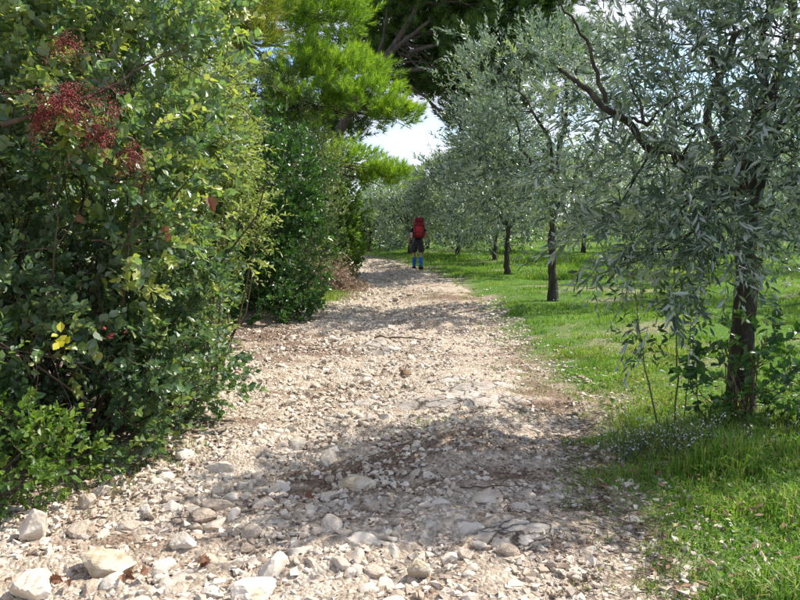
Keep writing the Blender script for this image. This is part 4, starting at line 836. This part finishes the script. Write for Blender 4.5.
def rbox(name, size, bev, loc, taper=1.0, seg=4):
    bm = bmesh.new(); bmesh.ops.create_cube(bm, size=1)
    for v in bm.verts: v.co = Vector((v.co.x * size[0], v.co.y * size[1], v.co.z * size[2]))
    bmesh.ops.bevel(bm, geom=list(bm.edges), offset=bev, segments=seg, affect='EDGES', profile=.6)
    for v in bm.verts:
        t = v.co.z / size[2] + .5; k = taper + (1 - taper) * t; v.co.x *= k; v.co.y *= .9 + .1 * k
        v.co += Vector(loc)
    me = bpy.data.meshes.new(name); bm.to_mesh(me); bm.free(); me.polygons.foreach_set('use_smooth', np.ones(len(me.polygons), bool)); return me
bp = thing('backpack', 'tall red backpack with dark lid on the hiker', 'backpack', (HX, HY - .02, hz + 1.06)); bp.rotation_euler = (R(-7), R(3), R(4)); bp.scale = (1, 1, .92)
obj('main_bag', rbox('main_bag', (.38, .26, .60), .118, (0, -.17, .31), .84, 6), M['pack'], bp)
obj('lid', rbox('lid', (.33, .30, .20), .085, (0, -.17, .64), .95, 6), M['pack_dark'], bp)
obj('front_pocket', rbox('front_pocket', (.21, .09, .36), .044, (0, -.305, .25), .85), M['pocket'], bp)
for zz in (.16, .42): obj('cross_strap', tubes('cross_strap', [(np.array([(-.185, -.20, zz), (-.10, -.345, zz + .01), (.10, -.345, zz - .01), (.185, -.20, zz)]), .011, .011)], 5), M['strap'], bp)
for sx in (-1, 1):
    obj('side_pocket', rbox('side_pocket', (.06, .16, .2), .028, (sx * .17, -.16, .13), .9), M['pack_dark'], bp)
    obj('shoulder_strap', tubes('shoulder_strap', [(np.array([(sx * .09, -.05, .45), (sx * .10, .06, .50), (sx * .11, .18, .44), (sx * .12, .22, .32), (sx * .15, .12, .16), (sx * .16, -.04, .1)]), .018, .014)], 6), M['strap'], bp)
    obj('compression_strap', tubes('compression_strap', [(np.array([(sx * .10, -.29, .45), (sx * .17, -.23, .44), (sx * .185, -.1, .43)]), .008, .008)], 5), M['strap'], bp)
obj('hip_belt', tubes('hip_belt', [(np.array([(-.10, -.12, .02), (-.165, -.02, .03), (-.14, .10, .02), (0, .15, .01), (.14, .10, .02), (.165, -.02, .03), (.10, -.12, .02)]), .028, .028)], 6), M['strap'], bp)
wb = thing('water_bottle', 'white bottle tucked at the left side of the red backpack', 'bottle', (HX - .21, HY - .14, hz + 1.08))
obj('flask', tubes('flask', [(np.array([(0, 0, 0), (0, 0, .01), (0, 0, .15), (0, 0, .175), (0, 0, .18)]), np.array([.002, .034, .034, .018, .016]), 0)], 12), M['bottle'], wb)
obj('cap', tubes('cap', [(np.array([(0, 0, .178), (0, 0, .18), (0, 0, .21), (0, 0, .212)]), np.array([.001, .018, .018, .001]), 0)], 10), M['strap'], wb)
for (hx, hy, hh, gx_, gy_, lb) in ((-.285, .185, .84, -.33, .42, 'trekking pole in the left hand of the hiker'), (.26, .30, 1.05, .40, .10, 'trekking pole in the right hand of the hiker')):
    b0 = np.array([HX + gx_, HY + gy_, float(hgt(HX + gx_, HY + gy_))]); tpole = np.array([HX + hx, HY + hy, hz + hh])
    root = thing('trekking_pole', lb, 'trekking pole', b0.tolist(), 'trekking poles of the hiker'); dvp = unit(tpole - b0); e = tpole - b0
    obj('shaft', tubes('shaft', [(np.array([e * 0, e * .5, e]), .007, .009)], 7), M['pole'], root)
    obj('grip', tubes('grip', [(np.array([e - dvp * .06, e, e + dvp * .06, e + dvp * .065]), np.array([.013, .016, .017, .004]), 0)], 8), M['strap'], root)
    obj('basket', tubes('basket', [(np.array([dvp * .06, dvp * .065, dvp * .07, dvp * .072]), np.array([.006, .026, .026, .006]), 0)], 10), M['strap'], root)

# ------------------------------------------------------------------ the far wood behind everything
r = RNG(111); n = 1700; th = r.uniform(-1.25, 1.25, n); dist = r.uniform(60, 78, n)
q = np.stack([np.sin(th) * dist, np.cos(th) * dist, np.abs(r.normal(0, 1, n)) * 0 + r.uniform(.2, 1, n) ** 1.2 * (4.2 + 1.2 * np.sin(th * 19) + .8 * np.sin(th * 43 + 1))], -1)
P, D, N, S, T, _ = sprigs(r, q, unit(r.normal(size=(n, 3)) + np.array([0, 0, .4])), 12, 1.3, .78, .9, .1)
k = P[:, 2] > .1
o = obj('far_wood', leaves_mesh('far_wood', diaw, P[k], D[k], N[k], S[k], T[k]), M['greyleaf']); o['kind'] = 'stuff'; tag(o, 'far line of grey-green trees closing the view', 'trees')

# twig debris along the right of the track and low broad-leaved weeds in the near verge
r = RNG(121); n = 1500; y = r.uniform(2.6, 6.2, n); x = edge_r(y) - np.abs(r.normal(0, .38, n)) + .12; an = r.uniform(0, 6.28, n); ln = r.uniform(.015, .06, n)
p = np.stack([x, y, hgt(x, y) + r.uniform(.006, .022, n)], -1); dv = np.stack([np.cos(an), np.sin(an), r.normal(0, .12, n)], -1)
o = obj('twig_litter', thin_stems('twig_litter', p - dv * ln[:, None], p + dv * ln[:, None], .0018, (0, 0, 0)), M['litter'], path); o['kind'] = 'stuff'
n = 420; y = r.uniform(2.6, 7.5, n); x = edge_r(y) + .25 + r.uniform(0, 1, n) ** 1.3 * 2.6; q = np.stack([x, y, hgt(x, y) + .015], -1)
P, D, N, S, T, _ = sprigs(r, q, unit(r.normal(0, .35, (n, 3)) + np.array([0, 0, 1])), 7, .05, .034, 1.2, .0, up=.9)
o = obj('weeds', leaves_mesh('weeds', hexb, P, D, N, S, T), M['light']); o['kind'] = 'stuff'; tag(o, 'low broad-leaved weeds among the near grass', 'weeds')

n = 900; y = r.uniform(2.6, 9, n); x = edge_r(y) + r.uniform(0, 1, n) ** 1.6 * 2.2; p = np.stack([x, y, hgt(x, y) + r.uniform(.02, .06, n)], -1)
o = obj('grass_litter', leaves_mesh('grass_litter', dian, p, r.normal(size=(n, 3)) * np.array([1, 1, .3]), np.array([0, 0, 1.]) + r.normal(0, .4, (n, 3)), r.uniform(.03, .07, n), np.clip(r.normal(.7, .2, n), .01, .99)), M['litter']); o['kind'] = 'stuff'; tag(o, 'dry fallen olive leaves lying in the near grass', 'leaf litter')
